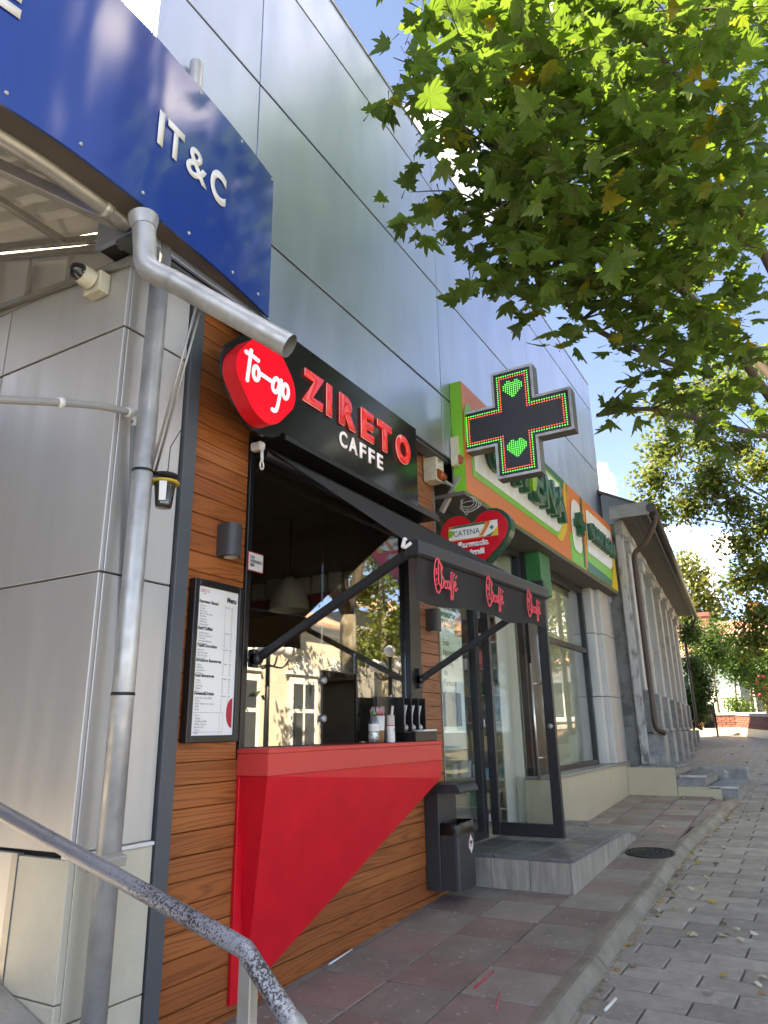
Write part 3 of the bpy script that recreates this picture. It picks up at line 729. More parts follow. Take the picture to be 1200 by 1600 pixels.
# handrail
hr = thing('handrail', 'grey tube handrail with flaking paint and fluted end cap by the ramp', 'handrail', (1.41, 1.2, 0))
M_FLAKE = corrode_mat('flaking grey paint', (.31, .32, .36), (.055, .045, .045))
a, b, c = Vector((1.455, 2.60, 1.083)), Vector((1.42, 1.20, .735)), Vector((1.40, 1.043, .617))
MB().tube([a, b + (a - b).normalized() * .03, b, b + (c - b).normalized() * .03, c], .0215, 20, True).build('tube', M_FLAKE, hr, (1.41, 1.2, .7))
dr = (c - b).normalized()
mb = MB(); n = 18; vs = []
for prr, pz in ((.023, -.01), (.0245, .0), (.023, .018), (.015, .03), (.005, .035)):
    aa = dr.cross(Vector((0, 0, 1))).normalized(); bb = dr.cross(aa)
    for k in range(n * 2):
        an = math.pi * k / n; rr = prr * (1 if k % 2 else .9)
        vs.append(c + dr * pz + aa * math.cos(an) * rr + bb * math.sin(an) * rr)
mb.add(vs, [(i * 2 * n + k, i * 2 * n + (k + 1) % (2 * n), (i + 1) * 2 * n + (k + 1) % (2 * n), (i + 1) * 2 * n + k) for i in range(4) for k in range(2 * n)], True)
mb.build('end_cap', M_GALV, hr)
MB().box(1.405, 1.435, 1.168, 1.205, -.3, .72, bev=.003).build('post', M_GALVD, hr)
MB().obox((1.50, 1.79, .862), ((1, 0, 0), (0, 1, .25), (0, -.25, 1)), (.07, .016, .014), .003).build('bracket', M_CONC, hr)
ORD = ['first', 'second', 'third', 'fourth', 'fifth', 'sixth', 'seventh', 'eighth', 'ninth', 'tenth', 'eleventh']
# ------------------------------------------------------------------ red counter
ct = thing('serving_counter', 'red metal serving counter tapering to a point below the window', 'counter', (3.8, 2.4, 1.0))
MB().box(2.845, 4.765, 2.296, 2.50, 1.108, 1.132, bev=.003).build('top', M_REDF, ct)
MB().prism([(2.845, 2.30, 1.006), (4.76, 2.30, 1.006), (4.76, 2.30, 1.107), (2.845, 2.30, 1.107)], (0, .196, 0)).build('fascia', M_REDF, ct)
A, B, C_, D = Vector((2.849, 2.304, 1.004)), Vector((4.755, 2.304, 1.004)), Vector((4.745, 2.304, .886)), Vector((2.94, 2.478, .045))
Aw, Bw, Cw, Dw = (Vector((p.x, 2.497, p.z)) for p in (A, B, C_, D))
MB().poly([A, D, C_, B]).build('front_panel', M_RED, ct)
MB().poly([Vector((2.849, 2.497, 1.004)), Vector((2.862, 2.497, .045)), D, A]).build('side_panel', M_RED, ct)
mb = MB(); mb.poly([C_, D, Dw, Cw]); mb.poly([B, C_, Cw, Bw]); mb.build('under_panel', M_RED, ct)
MB().box(2.846, 2.895, 2.478, 2.4985, .03, 1.0, bev=.002).build('edge_flange', M_RED, ct)

# ------------------------------------------------------------------ cafe sign
sg = thing('cafe_sign', 'dark grey fascia sign with lit red letters above the serving window', 'sign', (3.5, 2.27, 3.0))
M_SIGN = mat('dark sign sheet', (.022, .024, .024), .16, .35, bump=.03, bs=4, spec=.6)
MB().box(2.60, 4.432, 2.25, 2.316, 2.768, 3.392, bev=.003).build('panel', M_SIGN, sg)
mb = MB(); mb.box(2.845, 4.77, 2.245, 2.52, 2.752, 2.766); mb.box(2.845, 4.77, 2.245, 2.262, 2.735, 2.752)
mb.box(4.435, 4.77, 2.249, 2.262, 2.766, 2.79); mb.build('visor', M_BLACK, sg)
fr = FRONT(0, 2.25, 0)
bk = round_poly([(2.322, 2.958), (2.34, 3.07), (2.476, 3.197), (2.62, 3.25), (2.72, 3.20), (2.83, 2.98), (2.83, 2.75), (2.70, 2.69), (2.548, 2.689), (2.447, 2.765), (2.358, 2.871)], [.05, .06, .05, .1, .1, .15, .1, .06, .03, .1, .06])
MB().prism([fr.p(a, b, .003) for a, b in bk], (0, .02, 0)).build('badge_back', M_SIGN, sg)
bd = round_poly([(2.448, 3.131), (2.661, 3.16), (2.777, 3.054), (2.812, 2.978), (2.802, 2.885), (2.66, 2.73), (2.571, 2.701), (2.471, 2.731), (2.382, 2.828), (2.331, 2.894), (2.333, 2.989)], [.03, .03, .06, .06, .06, .06, .06, .06, .06, .06, .06])
M_BADGE = mat('lit red acrylic', (.55, .006, .02), .2, emit=(1, .01, .03), es=.06, spec=.5)
M_BADGES = mat('red acrylic side', (.42, .008, .016), .3, emit=(1, .01, .02), es=.02)
badge = MB().prism([fr.p(a, b, .095) for a, b in bd], (0, .09, 0), 0, True, 1).build('badge', [M_BADGE, M_BADGES], sg)
M_LETC = mat('white letter acrylic', (.75, .75, .78), .4, emit=(.9, .85, 1), es=.03)
M_LET = mat('lit white acrylic', (.8, .75, .85), .35, emit=(.92, .76, .98), es=.09)
def strokes(name, fr, lines, w, mt, parent, flat=.35, lift=0.0, closed=()):
    mb = MB()
    for i, ln in enumerate(lines):
        pts = smooth_path([fr.p(a, b, lift) for a, b in ln], 5)
        mb.tube(pts, w, 8, True, flat=flat, nrm=fr.n)
        for q in (pts[0], pts[-1]): mb.lathe([(w, -.001), (w * .9, w * flat * .8), (0, w * flat)], q, 8, fr.n)
    return mb.build(name, mt, parent)
f2 = FRONT(2.285, 2.155, 2.69)
def oval(cx, cy, rx, ry, tl=0.0, a0=0, a1=360, n=12):
    o = []
    for k in range(n + 1):
        a = R(a0 + (a1 - a0) * k / n); X, Y = rx * math.cos(a), ry * math.sin(a)
        o.append((cx + X + Y * tl, cy + Y))
    return o
f2 = FRONT(0, 2.153, 0)
strokes('lettering', f2, [[(2.434, 3.05), (2.424, 2.969), (2.414, 2.878)], [(2.397, 3.026), (2.439, 3.027), (2.489, 3.021)], oval(2.479, 2.944, .022, .037, .05),
    [(2.519, 2.956), (2.588, 2.953)], oval(2.637, 2.946, .025, .041, .22), [(2.679, 2.991), (2.674, 2.919), (2.653, 2.824), (2.634, 2.799), (2.614, 2.797)], oval(2.719, 2.945, .024, .041, .06)], .0125, M_LET, badge)
# ZIRETO letters
M_ZL = mat('lit red letter', (.38, .012, .015), .25, emit=(1, .03, .03), es=.05, spec=.7)
fz = FRONT(0, 2.25, 3.045)
for ch, a, w in (('Z', 2.985, .205), ('I', 3.228, .048), ('R', 3.37, .18), ('E', 3.625, .15), ('T', 3.835, .185), ('O', 4.09, .205)):
    t_ = text('letter', ch, fz, a, .0, .185, M_ZL, sg, .016, width=w, bold=.012, res=6)
    text('letter_edge', ch, fz, a - .0035, -.0035, .192, mat('letter rim', (.75, .70, .70), .4) if 'letter rim' not in bpy.data.materials else bpy.data.materials['letter rim'], t_, .002, width=w + .007, bold=.013, res=6, lift=.0105)
for ch, a, w in (('C', 3.375, .085), ('A', 3.482, .10), ('F', 3.612, .075), ('F', 3.722, .075), ('E', 3.832, .075)):
    text('letter', ch, fz, a, -.155, .10, M_LETC, sg, .006, width=w, bold=.003, res=4)
# hand crank eye of the awning
ck = thing('awning_crank', 'small white awning gearbox with crank eye hanging at the window corner', 'crank', (2.80, 2.40, 2.70))
MB().box(2.775, 2.825, 2.36, 2.44, 2.685, 2.735, bev=.012).build('gearbox', M_WHITE, ck)
mb = MB(); mb.tube([(2.80, 2.37, 2.69), (2.803, 2.37, 2.615)], .009, 8)
mb.tube([(2.803 + .014 * math.sin(R(k * 30)), 2.37, 2.595 + .024 * math.cos(R(k * 30))) for k in range(13)], .005, 6); mb.build('eye', M_WHITE, ck)

# ------------------------------------------------------------------ awning
aw = thing('awning', 'black folding-arm awning with a printed valance over the serving window', 'awning', (3.8, 2.4, 2.6))
YF = 1.48; zl = lambda x: 2.015 + .041 * (x - 2.845)
MB().tube([(2.86, 2.41, 2.70), (4.78, 2.41, 2.70)], .035, 12).build('roller', M_BLACK, aw)
MB().prism([(2.86, 2.42, 2.745), (2.86, 1.52, zl(2.86) + .035), (4.78, 1.52, zl(4.78) + .035), (4.78, 2.42, 2.745)], (0, .004, .006)).build('fabric', M_RUBBER, aw)
M_BAR = mat('anthracite aluminium', (.035, .036, .038), .35, .5, var=.1)
tb = Vector((1, 0, .041)).normalized()
MB().obox(((2.845 + 4.80) / 2, YF, zl(3.82) + .0), (tb, (0, 1, 0), Vector((0, 1, 0)).cross(tb) * -1), (.985, .035, .040), .012).build('front_bar', M_BAR, aw)
MB().obox((2.84, YF, zl(2.845)), (tb, (0, 1, 0), (0, 0, 1)), (.006, .034, .038), .003).build('end_plate', M_BAR, aw)
mb = MB(); mb.obox((2.842, 1.525, zl(2.845) + .028), ((1, 0, 0), (0, 1, .3), (0, -.3, 1)), (.012, .010, .026), .006); mb.obox((2.842, 1.502, zl(2.845) + .012), ((1, 0, 0), (0, 1, -.5), (0, .5, 1)), (.012, .022, .009), .004)
mb.build('end_cap', M_WHITE, aw)
# valance with a soft wave
mb = MB(); nx = 40; vs = []
for i in range(nx + 1):
    x = 2.862 + 1.905 * i / nx
    for j in range(7):
        t = j / 6; zz = zl(x) - .035 - t * (.205 + .012 * math.sin(i * .31))
        vs.append((x, YF - .01 + .012 * t * math.sin(i * .55) + .01 * t, zz))
mb.add(vs, [(i * 7 + j, i * 7 + j + 1, (i + 1) * 7 + j + 1, (i + 1) * 7 + j) for i in range(nx) for j in range(6)], True)
val = mb.build('valance', M_RUBBER, aw)
M_LOGO = mat('coral print', s2l(222, 70, 84), .7)
for cx in (3.07, 3.72, 4.40):
    z0 = zl(cx) - .165
    f3 = Frame((cx, YF - .034, z0), (1, 0, .041), (0, 0, 1), (0, -1, 0))
    strokes('printed_logo', f3, [oval(-.04, .055, .040, .085, .05, 95, 430), [(-.03, .13), (-.035, .02)], [(-.025, .125), (.012, .105), (-.004, .07), (.022, .04), (.005, .0), (-.025, .012)],
        oval(.045, .02, .014, .018, 0, 60, 300), oval(.075, .022, .013, .018), [(.090, .035), (.093, .0)], [(.125, .09), (.11, .08), (.105, .0), (.098, -.045)], [(.15, .085), (.133, .07), (.128, .0), (.12, -.045), (.108, -.03)],
        [(.145, .02), (.165, .035), (.155, .05), (.145, .02), (.158, .002), (.178, .015)], [(.165, .068), (.178, .08)]], .0055, M_LOGO, val, .3)
    strokes('printed_logo', f3, [[(-.060, .06), (-.062, .085)], [(-.05, .06), (-.052, .085)], [(-.062, .025), (-.05, .04)], [(-.06, .005), (-.05, .015)]], .004, M_LOGO, val, .3)
def arm(a, b, w=.03, h=.016):
    a, b = Vector(a), Vector(b); mb = MB(); t = (b - a).normalized(); s = t.cross(Vector((1, 0, 0))).normalized()
    mb.obox((a + b) / 2, (t, s, Vector((1, 0, 0))), ((b - a).length / 2, w * .7, h), .004)
    mb.lathe([(0, -.02), (.03, -.02), (.03, .02), (0, .02)], a, 12, (1, 0, 0)); mb.lathe([(0, -.018), (.026, -.018), (.026, .018), (0, .018)], b, 12, (1, 0, 0))
    return mb.build('arm', M_BAR, aw)
arm((2.90, 2.44, 1.57), (2.87, 1.53, zl(2.87) - .02)); arm((4.76, 2.45, 1.56), (4.72, 1.53, zl(4.72) - .06))
MB().box(2.88, 2.92, 2.44, 2.485, 1.53, 1.62, bev=.005).build('arm_bracket', M_BAR, aw)
MB().box(4.74, 4.78, 2.44, 2.485, 1.50, 1.64, bev=.005).build('arm_bracket', M_BAR, aw)

# ------------------------------------------------------------------ wall lamps, menu, sticker
for (cx, cz, lab) in ((2.675, 2.155, 'grey up-and-down wall lamp on the wooden boards above the menu'), (5.03, 2.03, 'dark wall lamp on the boards right of the window, behind the awning')):
    w = thing('wall_lamp', lab, 'wall lamp', (cx, 2.5, cz), 'wall lamps on the wooden boards')
    pts = round_poly([(cx - .05, 2.50), (cx - .05, 2.40), (cx + .05, 2.40), (cx + .05, 2.50)], [0, .045, .045, 0], 6)
    MB().prism([(p.x, p.y, cz - .085) for p in pts], (0, 0, .17)).build('shade', mat('graphite lamp', (.06, .06, .065), .5) if 'graphite lamp' not in bpy.data.materials else bpy.data.materials['graphite lamp'], w)
    MB().lathe([(0, 0), (.034, 0), (.036, -.004)], (cx, 2.445, cz - .087), 14).build('lens', M_CREAM, w)
mn = thing('menu_board', 'tall black-framed menu board with white sheet on the wooden wall', 'menu board', (2.62, 2.47, 1.15))
x0, x1, z0, z1 = 2.45, 2.80, 1.165, 1.925
mb = MB()
for (a, b, c, d) in ((x0, x0 + .032, z0, z1), (x1 - .032, x1, z0, z1), (x0 + .032, x1 - .032, z0, z0 + .032), (x0 + .032, x1 - .032, z1 - .032, z1)):
    mb.box(a, b, 2.452, 2.498, c, d, bev=.004)
mb.build('frame', M_BLACK, mn)
sheet_ = MB().box(x0 + .03, x1 - .03, 2.466, 2.478, z0 + .03, z1 - .03).build('sheet', mat('menu sheet', (.80, .80, .79), .35), mn)
M_INK = mat('black print', (.015, .015, .015), .6); M_RINK = mat('red print', (.5, .02, .04), .6)
fm = FRONT(x0 + .04, 2.466, z0)
text('print', 'ZIRETO', fm, .008, .70, .014, M_RINK, sheet_, 0, width=.062, lift=.0012); text('print', 'CAFFE', fm, .025, .69, .006, M_RINK, sheet_, 0, lift=.0012)
text('print', 'Menu', fm, .265, .672, .026, M_INK, sheet_, 0, align='RIGHT', bold=.0015, lift=.0012, width=.068)
def block(z, title, items, pr=('6', '8')):
    text('print', title, fm, .005, z, .0145, M_INK, sheet_, 0, bold=.0007, lift=.0012, res=2)
    if items:
        text('print', '\n'.join(items), fm, .012, z - .018, .0075, M_INK, sheet_, 0, lift=.0012, res=1, line=1.18)
        text('print', 'Medium\n' + '\n'.join(pr[0] for _ in items), fm, .185, z - .006, .0075, M_INK, sheet_, 0, lift=.0012, res=1, line=1.18)
        text('print', 'Big\n' + '\n'.join(pr[1] for _ in items), fm, .232, z - .006, .0075, M_INK, sheet_, 0, lift=.0012, res=1, line=1.18)
block(.648, 'Espresso Based', ['Espresso', 'Doppio', 'Americano', 'Espresso Macchiato', 'Flat White', 'Cappuccino', 'Caffe Latte', 'Spanish Latte', 'Mocha/White Mocha'], ('9', '12'))
block(.518, 'Iced Coffee', ['Iced Americano', 'Freddo Cappuccino', 'Iced Latte', 'Iced Spanish/Mocha', 'Cold Brew'], ('14', '17'))
block(.437, 'Tea&Chocolate', ['Black Tea', 'Iced Chocolate', 'Hot Chocolate', 'Chocolatino'], ('12', '15'))
block(.368, 'Signature Beverages', ['Frappe', 'Milkshake', 'Grape Fresh', 'Matcha'], ('16', '18'))
block(.297, 'Iced Beverages', ['Frappe', 'Ice Tea', 'Lemonade', 'Bubble T', 'Fresh'], ('15', '18'))
block(.215, 'Sweets&Drinks', ['Gelato Duo, Tulip Waffle', 'Donut', 'Gelato Belgian Choc. Cookie', 'Waffle', 'Water'], ('8', '9'))
text('print', 'Flavor\nTopping\nOat/Almond Milk\nWhipped Cream\nEspresso Shot\nHoney\nBoba', fm, .018, .118, .0075, M_INK, sheet_, 0, lift=.0012, res=1, line=1.18)
text('print', '3\n3\n4\n3\n4\n3\n4', fm, .18, .118, .0075, M_INK, sheet_, 0, lift=.0012, res=1, line=1.18)
mb = MB()
for (a, b, c, d) in ((.004, .205, .1345, .1355), (.004, .205, .047, .048), (.204, .205, .048, .1345)): mb.poly([fm.p(a, c, .0012), fm.p(b, c, .0012), fm.p(b, d, .0012), fm.p(a, d, .0012)])
mb.build('print_box', M_INK, sheet_)
arc = [(.268, .205)] + [(.268 - .042 * math.cos(R(k)), .135 + .07 * math.sin(R(k))) for k in range(80, -81, -10)] + [(.268, .065)]
MB().poly([fm.p(a, b, .0013) for a, b in arc]).build('print_dot', M_RINK, sheet_)
st = thing('notice_sticker', 'small white red-edged notice sticker at the upper left of the serving window', 'sticker', (2.9, 2.48, 2.09))
MB().box(2.842, 2.968, 2.474, 2.4765, 2.035, 2.14).build('border', M_RINK, st)
MB().box(2.847, 2.963, 2.4725, 2.4738, 2.040, 2.135).build('paper', M_WHITE, st)
fs_ = FRONT(2.85, 2.4725, 2.04)
text('print', 'ZONA\nSUPRAVEGHEATA\nVIDEO', fs_, .006, .064, .016, M_INK, st, 0, width=.098, bold=.001, lift=.0008, res=1, line=.95)

# ------------------------------------------------------------------ things on and behind the counter
bt = thing('water_bottle', 'clear plastic water bottle with green cap on the red counter', 'bottle', (3.99, 2.39, 1.132))
MB().lathe([(0, 0), (.03, 0), (.034, .006), (.033, .03), (.035, .045), (.032, .06), (.035, .075), (.035, .115), (.03, .135), (.017, .165), (.013, .172)], (3.99, 2.39, 1.1325), 16).build('body', glass_mat('bottle plastic', (.82, .86, .88), .14), bt)
MB().lathe([(.0355, .07), (.0356, .115)], (3.99, 2.39, 1.1325), 16).build('label', M_WHITE, bt)
MB().lathe([(.0145, .170), (.0145, .19), (.013, .192), (0, .192)], (3.99, 2.39, 1.1325), 14).build('cap', mat('green cap', (.02, .25, .05), .4), bt)
cup = thing('straw_cup', 'kraft and white cup packed with red striped straws on the counter', 'cup', (4.09, 2.42, 1.132))
MB().lathe([(0, 0), (.036, 0), (.041, .095)], (4.09, 2.42, 1.1325), 18).build('cup', mat('kraft card', (.28, .16, .07), .7), cup)
MB().lathe([(.0412, .075), (.045, .165), (.043, .165)], (4.09, 2.42, 1.1325), 18).build('cup_rim', M_WHITE, cup)
mb = MB()
for k in range(46):
    a = rng.uniform(0, 6.283); r_ = .04 * math.sqrt(rng.random())
    b0 = Vector((4.09 + .6 * r_ * math.cos(a), 2.42 + .6 * r_ * math.sin(a), 1.22)); e0 = Vector((4.09 + 1.35 * r_ * math.cos(a), 2.42 + 1.35 * r_ * math.sin(a), 1.345 + rng.uniform(-.012, .012)))
    mb.tube([b0, b0 * .3 + e0 * .7], .003, 5, False); mb.tube([b0 * .3 + e0 * .7, e0], .003, 5, True, 1)
tag(mb.build('straws', [mat('red straw', (.6, .02, .05), .4), mat('pink straw', (.75, .45, .48), .4)], cup), kind='stuff')
sc = thing('stirrer_tube', 'white card tube with printed label holding one wide straw on the counter', 'tube', (4.19, 2.385, 1.132))
MB().lathe([(0, 0), (.028, 0), (.028, .17), (.026, .17), (.026, .15)], (4.19, 2.385, 1.1325), 18).build('body', mat('card tube', (.62, .52, .44), .6), sc)
MB().lathe([(.0284, .0), (.0284, .10)], (4.19, 2.385, 1.133), 18).build('label', M_WHITE, sc)
MB().lathe([(.0286, .1), (.0286, .106)], (4.19, 2.385, 1.1335), 18).build('label_band', M_RINK, sc)
text('print', 'ella', FRONT(4.172, 2.3565, 1.205), 0, 0, .016, mat('blue print', (.03, .1, .35), .5), sc, 0, lift=.0006)
MB().tube([(4.195, 2.385, 1.26), (4.215, 2.38, 1.36)], .009, 10).build('straw', mat('cream straw', (.75, .66, .58), .5), sc)
dp = thing('cutlery_dispenser', 'black upright dispenser with three slots of white plastic cutlery', 'dispenser', (4.45, 2.42, 1.132))
mb = MB()
for k in range(4): mb.box(4.33 + k * .105, 4.338 + k * .105, 2.36, 2.46, 1.20, 1.42)
mb.box(4.33, 4.653, 2.455, 2.462, 1.134, 1.42); mb.box(4.33, 4.653, 2.36, 2.455, 1.19, 1.20); mb.box(4.10, 4.329, 2.43, 2.46, 1.14, 1.42); mb.build('case', M_BLACK, dp)
for k in range(3):
    MB().lathe([(0, 0), (.018, .01), (.02, .03), (.0, .05)], (4.385 + k * .105, 2.38, 1.20), 10).build('slot_clip', M_GALV, dp)
    MB().tube([(4.385 + k * .105, 2.39, 1.22), (4.385 + k * .105, 2.385, 1.30), (4.385 + k * .105, 2.375, 1.37)], [.008, .006, .014][:3], 8, True, flat=.4).build('cutlery', M_WHITE, dp)
nb = thing('napkin_tray', 'low black tray of white napkins at the right end of the counter', 'tray', (4.6, 2.37, 1.132))
mb = MB(); mb.box(4.40, 4.72, 2.31, 2.352, 1.1325, 1.195, bev=.003); mb.box(4.40, 4.72, 2.352, 2.355, 1.1325, 1.20); mb.box(4.40, 4.72, 2.355, 2.45, 1.1325, 1.185); mb.build('tray', M_BLACK, nb)
MB().obox((4.60, 2.345, 1.203), ((1, 0, .01), (0, 1, 0), (-.01, 0, 1)), (.10, .045, .006), .002).build('napkins', M_WHITE, nb)
mo = thing('till_screen', 'black till screen standing just inside the serving window', 'screen', (3.96, 3.1, 1.08))
MB().box(3.80, 4.12, 3.10, 3.125, 1.14, 1.44, bev=.006).build('screen', mat('screen back', (.02, .016, .012), .25), mo)
mb = MB(); mb.box(3.92, 4.0, 3.13, 3.15, 1.095, 1.3, bev=.004); mb.box(3.85, 4.07, 3.0, 3.2, 1.0815, 1.095, bev=.004); mb.build('stand', M_BLACK, mo)
pl = thing('pendant_lamp', 'white dome pendant lamp hanging inside the kiosk', 'lamp', (4.67, 3.6, 2.2))
pc = Vector((4.67, 3.6, 2.17))
MB().lathe([(.165, 0), (.162, .05), (.14, .14), (.09, .225), (.045, .27), (.03, .28)], pc, 24).build('shade', mat('white enamel', (.85, .82, .77), .45), pl)
MB().lathe([(.03, .275), (.03, .33), (.022, .36), (0, .36)], pc, 12).build('cap', mat('brass', (.45, .30, .12), .3, .9), pl)
MB().tube([pc + Vector((0, 0, .35)), (4.67, 3.6, 2.955)], .006, 6).build('cord', M_BLACK, pl)
sh = thing('wall_shelf', 'two wooden shelf boards along the right inner wall of the kiosk', 'shelf', (5.05, 3.6, 2.2))
M_SB = mat('shelf board', (.30, .19, .11), .6)
MB().box(4.93, 5.155, 2.75, 4.45, 2.24, 2.268, bev=.003).build('board', M_SB, sh)
MB().box(4.90, 5.155, 2.95, 4.45, 1.60, 1.625, bev=.003).build('board', M_SB, sh)
MB().box(5.148, 5.158, 2.75, 4.45, 1.63, 2.235).build('back_panel', mat('tan panel', (.42, .28, .16), .6, var=.08), sh)
M_PK = mat('white coffee bag', (.85, .82, .76), .6, var=.12, vs_=20); M_PKR = mat('red coffee bag', (.60, .04, .06), .6)
for k in range(9):
    yk = 2.86 + k * .17
    g = thing('coffee_bag', 'white and red coffee bag, %s from the window in the row on the kiosk shelf' % ORD[k], 'bag', (5.04, yk, 2.27), 'coffee bags in a row on the kiosk shelf')
    MB().box(4.98, 5.10, yk - .07, yk + .07, 2.3605, 2.53 + rng.uniform(-.012, .012), bev=.018).build('body', M_PK, g)
    MB().box(4.978, 5.102, yk - .071, yk + .071, 2.2705, 2.358, bev=.012).build('band', M_PKR, g)
for k in range(7):
    yk = 3.05 + k * .2; hh = .10 + .05 * (k % 3)
    jr = thing('jar', 'storage jar, %s from the window on the lower kiosk shelf' % ORD[k], 'jar', (5.03, yk, 1.626), 'jars on the lower kiosk shelf')
    MB().lathe([(0, 0), (.05, 0), (.052, .01), (.05, hh), (.035, hh + .02)], (5.03, yk, 1.627), 14).build('body', mat('jar content', (.30, .22, .15), .3) if 'jar content' not in bpy.data.materials else bpy.data.materials['jar content'], jr)
    MB().lathe([(.04, hh + .015), (.04, hh + .04), (0, hh + .04)], (5.03, yk, 1.627), 14).build('lid', M_GALV, jr)
dc = thing('display_case', 'glass pastry case with shelves low inside the kiosk', 'display case', (3.1, 3.0, 1.08))
for zz in (1.10, 1.25, 1.40):
    MB().box(2.5, 3.45, 2.98, 3.35, zz, zz + .012).build('case_shelf', M_GALV, dc)
for (q, c) in ((2.75, (.5, .06, .08)), (2.95, (.4, .25, .12)), (3.15, (.45, .3, .15)), (3.3, (.5, .4, .3))):
    pk = thing('pastry_tray', {2.75: 'red tray of pastries at the left of the glass case', 2.95: 'brown tray of pastries second in the glass case', 3.15: 'tan tray of pastries third in the glass case', 3.3: 'pale tray of pastries at the right of the glass case'}[q], 'tray', (q, 3.1, 1.412))
    mb = MB(); mb.box(q - .07, q + .07, 3.02, 3.2, 1.4125, 1.425, bev=.003)
    for j in range(5): mb.lathe([(.0, .035), (.02, .03), (.028, .012), (.02, 0)], (q - .045 + .022 * j, 3.06 + .05 * (j % 3), 1.4255), 8)
    mb.build('tray', mat('pastry ' + str(q), c, .6), pk)
# ------------------------------------------------------------------ litter bin
bn = thing('litter_bin', 'charcoal hooded litter bin with diamond sticker hung on the wooden boards', 'bin', (5.05, 2.4, .15))
M_BIN = mat('charcoal bin paint', (.028, .030, .033), .45, var=.08)
MB().box(4.85, 5.15, 2.385, 2.498, .15, .775, bev=.004).build('back_box', M_BIN, bn)
hp = round_poly([(2.49, .775), (2.215, .775), (2.215, .80), (2.24, .835), (2.49, .835)], [0, .02, .02, .02, 0], 3)
MB().prism([(4.845, p.x, p.y) for p in hp], (.33, 0, 0)).build('hood', M_BIN, bn)
mb = MB(); ol = round_poly([(4.862, 2.382), (4.862, 2.245), (5.148, 2.245), (5.148, 2.382)], [0, .03, .03, 0], 3)
n = len(ol)
mb.add([(p.x, p.y, .155) for p in ol] + [(p.x, p.y, .545) for p in ol], [(i, (i + 1) % n, n + (i + 1) % n, n + i) for i in range(n)] + [list(range(n))])
mb.build('bucket', M_BIN, bn)
mb = MB(); c0 = Vector((5.005, 2.31, 0))
vs = []
for zz, gr in ((.50, 1.012), (.53, 1.03), (.575, 1.015), (.58, .98), (.50, .94)):
    for k, p in enumerate(ol):
        j = 1 + .012 * math.sin(k * 2.3 + zz * 40)
        vs.append((c0.x + (p.x - c0.x) * gr * j, c0.y + (p.y - c0.y) * gr * j, zz + .006 * math.sin(k * 1.7)))
mb.add(vs, [(i * n + k, i * n + (k + 1) % n, (i + 1) * n + (k + 1) % n, (i + 1) * n + k) for i in range(4) for k in range(n)], True)
mb.build('bin_liner', mat('black bin liner', (.01, .01, .01), .22, bump=.8, bs=45), bn)
fb = FRONT(5.06, 2.2445, .43)
stk = [(0, -.062), (.034, -.018), (.036, 0), (.034, .018), (0, .062), (-.034, .018), (-.036, 0), (-.034, -.018)]
MB().prism([fb.p(a * 1.1, b * 1.08, .001) for a, b in stk], fb.n * .001).build('sticker_edge', M_RINK, bn)
sk = MB().prism([fb.p(a, b, .0025) for a, b in stk], fb.n * .001).build('sticker', M_WHITE, bn)
text('print', 'FEED', fb, 0, .002, .018, M_INK, sk, 0, align='C', bold=.002, lift=.0042, width=.052); text('print', 'NYC', fb, 0, -.018, .012, M_RINK, sk, 0, align='C', bold=.001, lift=.0042)

# ------------------------------------------------------------------ alarm sirens
M_AMBER = mat('amber lens', (.35, .07, .015), .15, spec=.7)
for (cx, y, z0, lab) in ((5.02, 2.49, 3.19, 'yellowed alarm siren with amber lens on the boards beside the cafe sign'), (5.20, 2.315, 3.35, 'second alarm siren half hidden behind the cross bracket')):
    s_ = thing('alarm_siren', lab, 'siren', (cx, y, z0), 'alarm sirens')
    bx = round_poly([(0, 0), (.15, 0), (.15, .27), (0, .27)], .02, 3)
    f4 = FRONT(cx, y, z0); dd = .115 if y > 2.4 else .06
    MB().prism([f4.p(a.x, a.y, dd) for a in bx], (0, dd, 0)).build('case', M_CREAM, s_)
    MB().tube([f4.p(.015, .055, dd), f4.p(.135, .055, dd)], .042, 12).build('lens', M_AMBER, s_)
    mb = MB()
    for k in range(7): mb.obox(f4.p(.085, .18 + k * .011, dd + .0005), ((1, 0, .3), (0, 1, 0), (-.3, 0, 1)), (.04, .001, .0022))
    mb.build('grille', M_INK, s_)
    MB().prism([f4.p(.085 + .05 * math.cos(R(k)), .135 + .024 * math.sin(R(k)), dd + .002) for k in range(0, 360, 24)], (0, .0015, 0)).build('badge', M_WHITE, s_)
    text('print', 'Supra', f4, .085, .128, .017, M_INK, s_, 0, align='C', lift=dd + .003, width=.07, shear=.2)

# ------------------------------------------------------------------ pharmacy fascia sign
ps = thing('pharmacy_sign', 'long green, orange and white pharmacy fascia sign with raised green letters', 'sign', (8, 2.25, 3.6))
YS = 2.21
G_D = mat('sign dark green', (.012, .13, .06), .35); G_L = mat('sign light green', (.17, .52, .04), .35); ORG = mat('sign orange', (.68, .17, .035), .4); YEL = mat('sign yellow', (.68, .45, .02), .4)
PEARL = mat('sign pearl white', (.82, .84, .82), .25, var=.08, vs_=9, bump=.35, bs=25)
MB().box(5.245, 10.80, YS + .002, 2.318, 3.12, 4.15, bev=.003).build('box', G_L, ps)
fp = FRONT(0, YS, 0)
def flat(name, pts, w, m, r=0.0):
    if r: pts = round_poly(pts, r, 6)
    return MB().prism([fp.p(p[0], p[1], w) for p in pts], (0, .0025, 0)).build(name, m, ps)
flat('orange_field', [(5.25, 3.125), (10.795, 3.125), (10.795, 4.145), (5.25, 4.145)], .003, ORG)
flat('dark_green_band', [(5.75, 4.02), (8.45, 4.02), (8.45, 4.143), (5.85, 4.143)], .006, G_D)
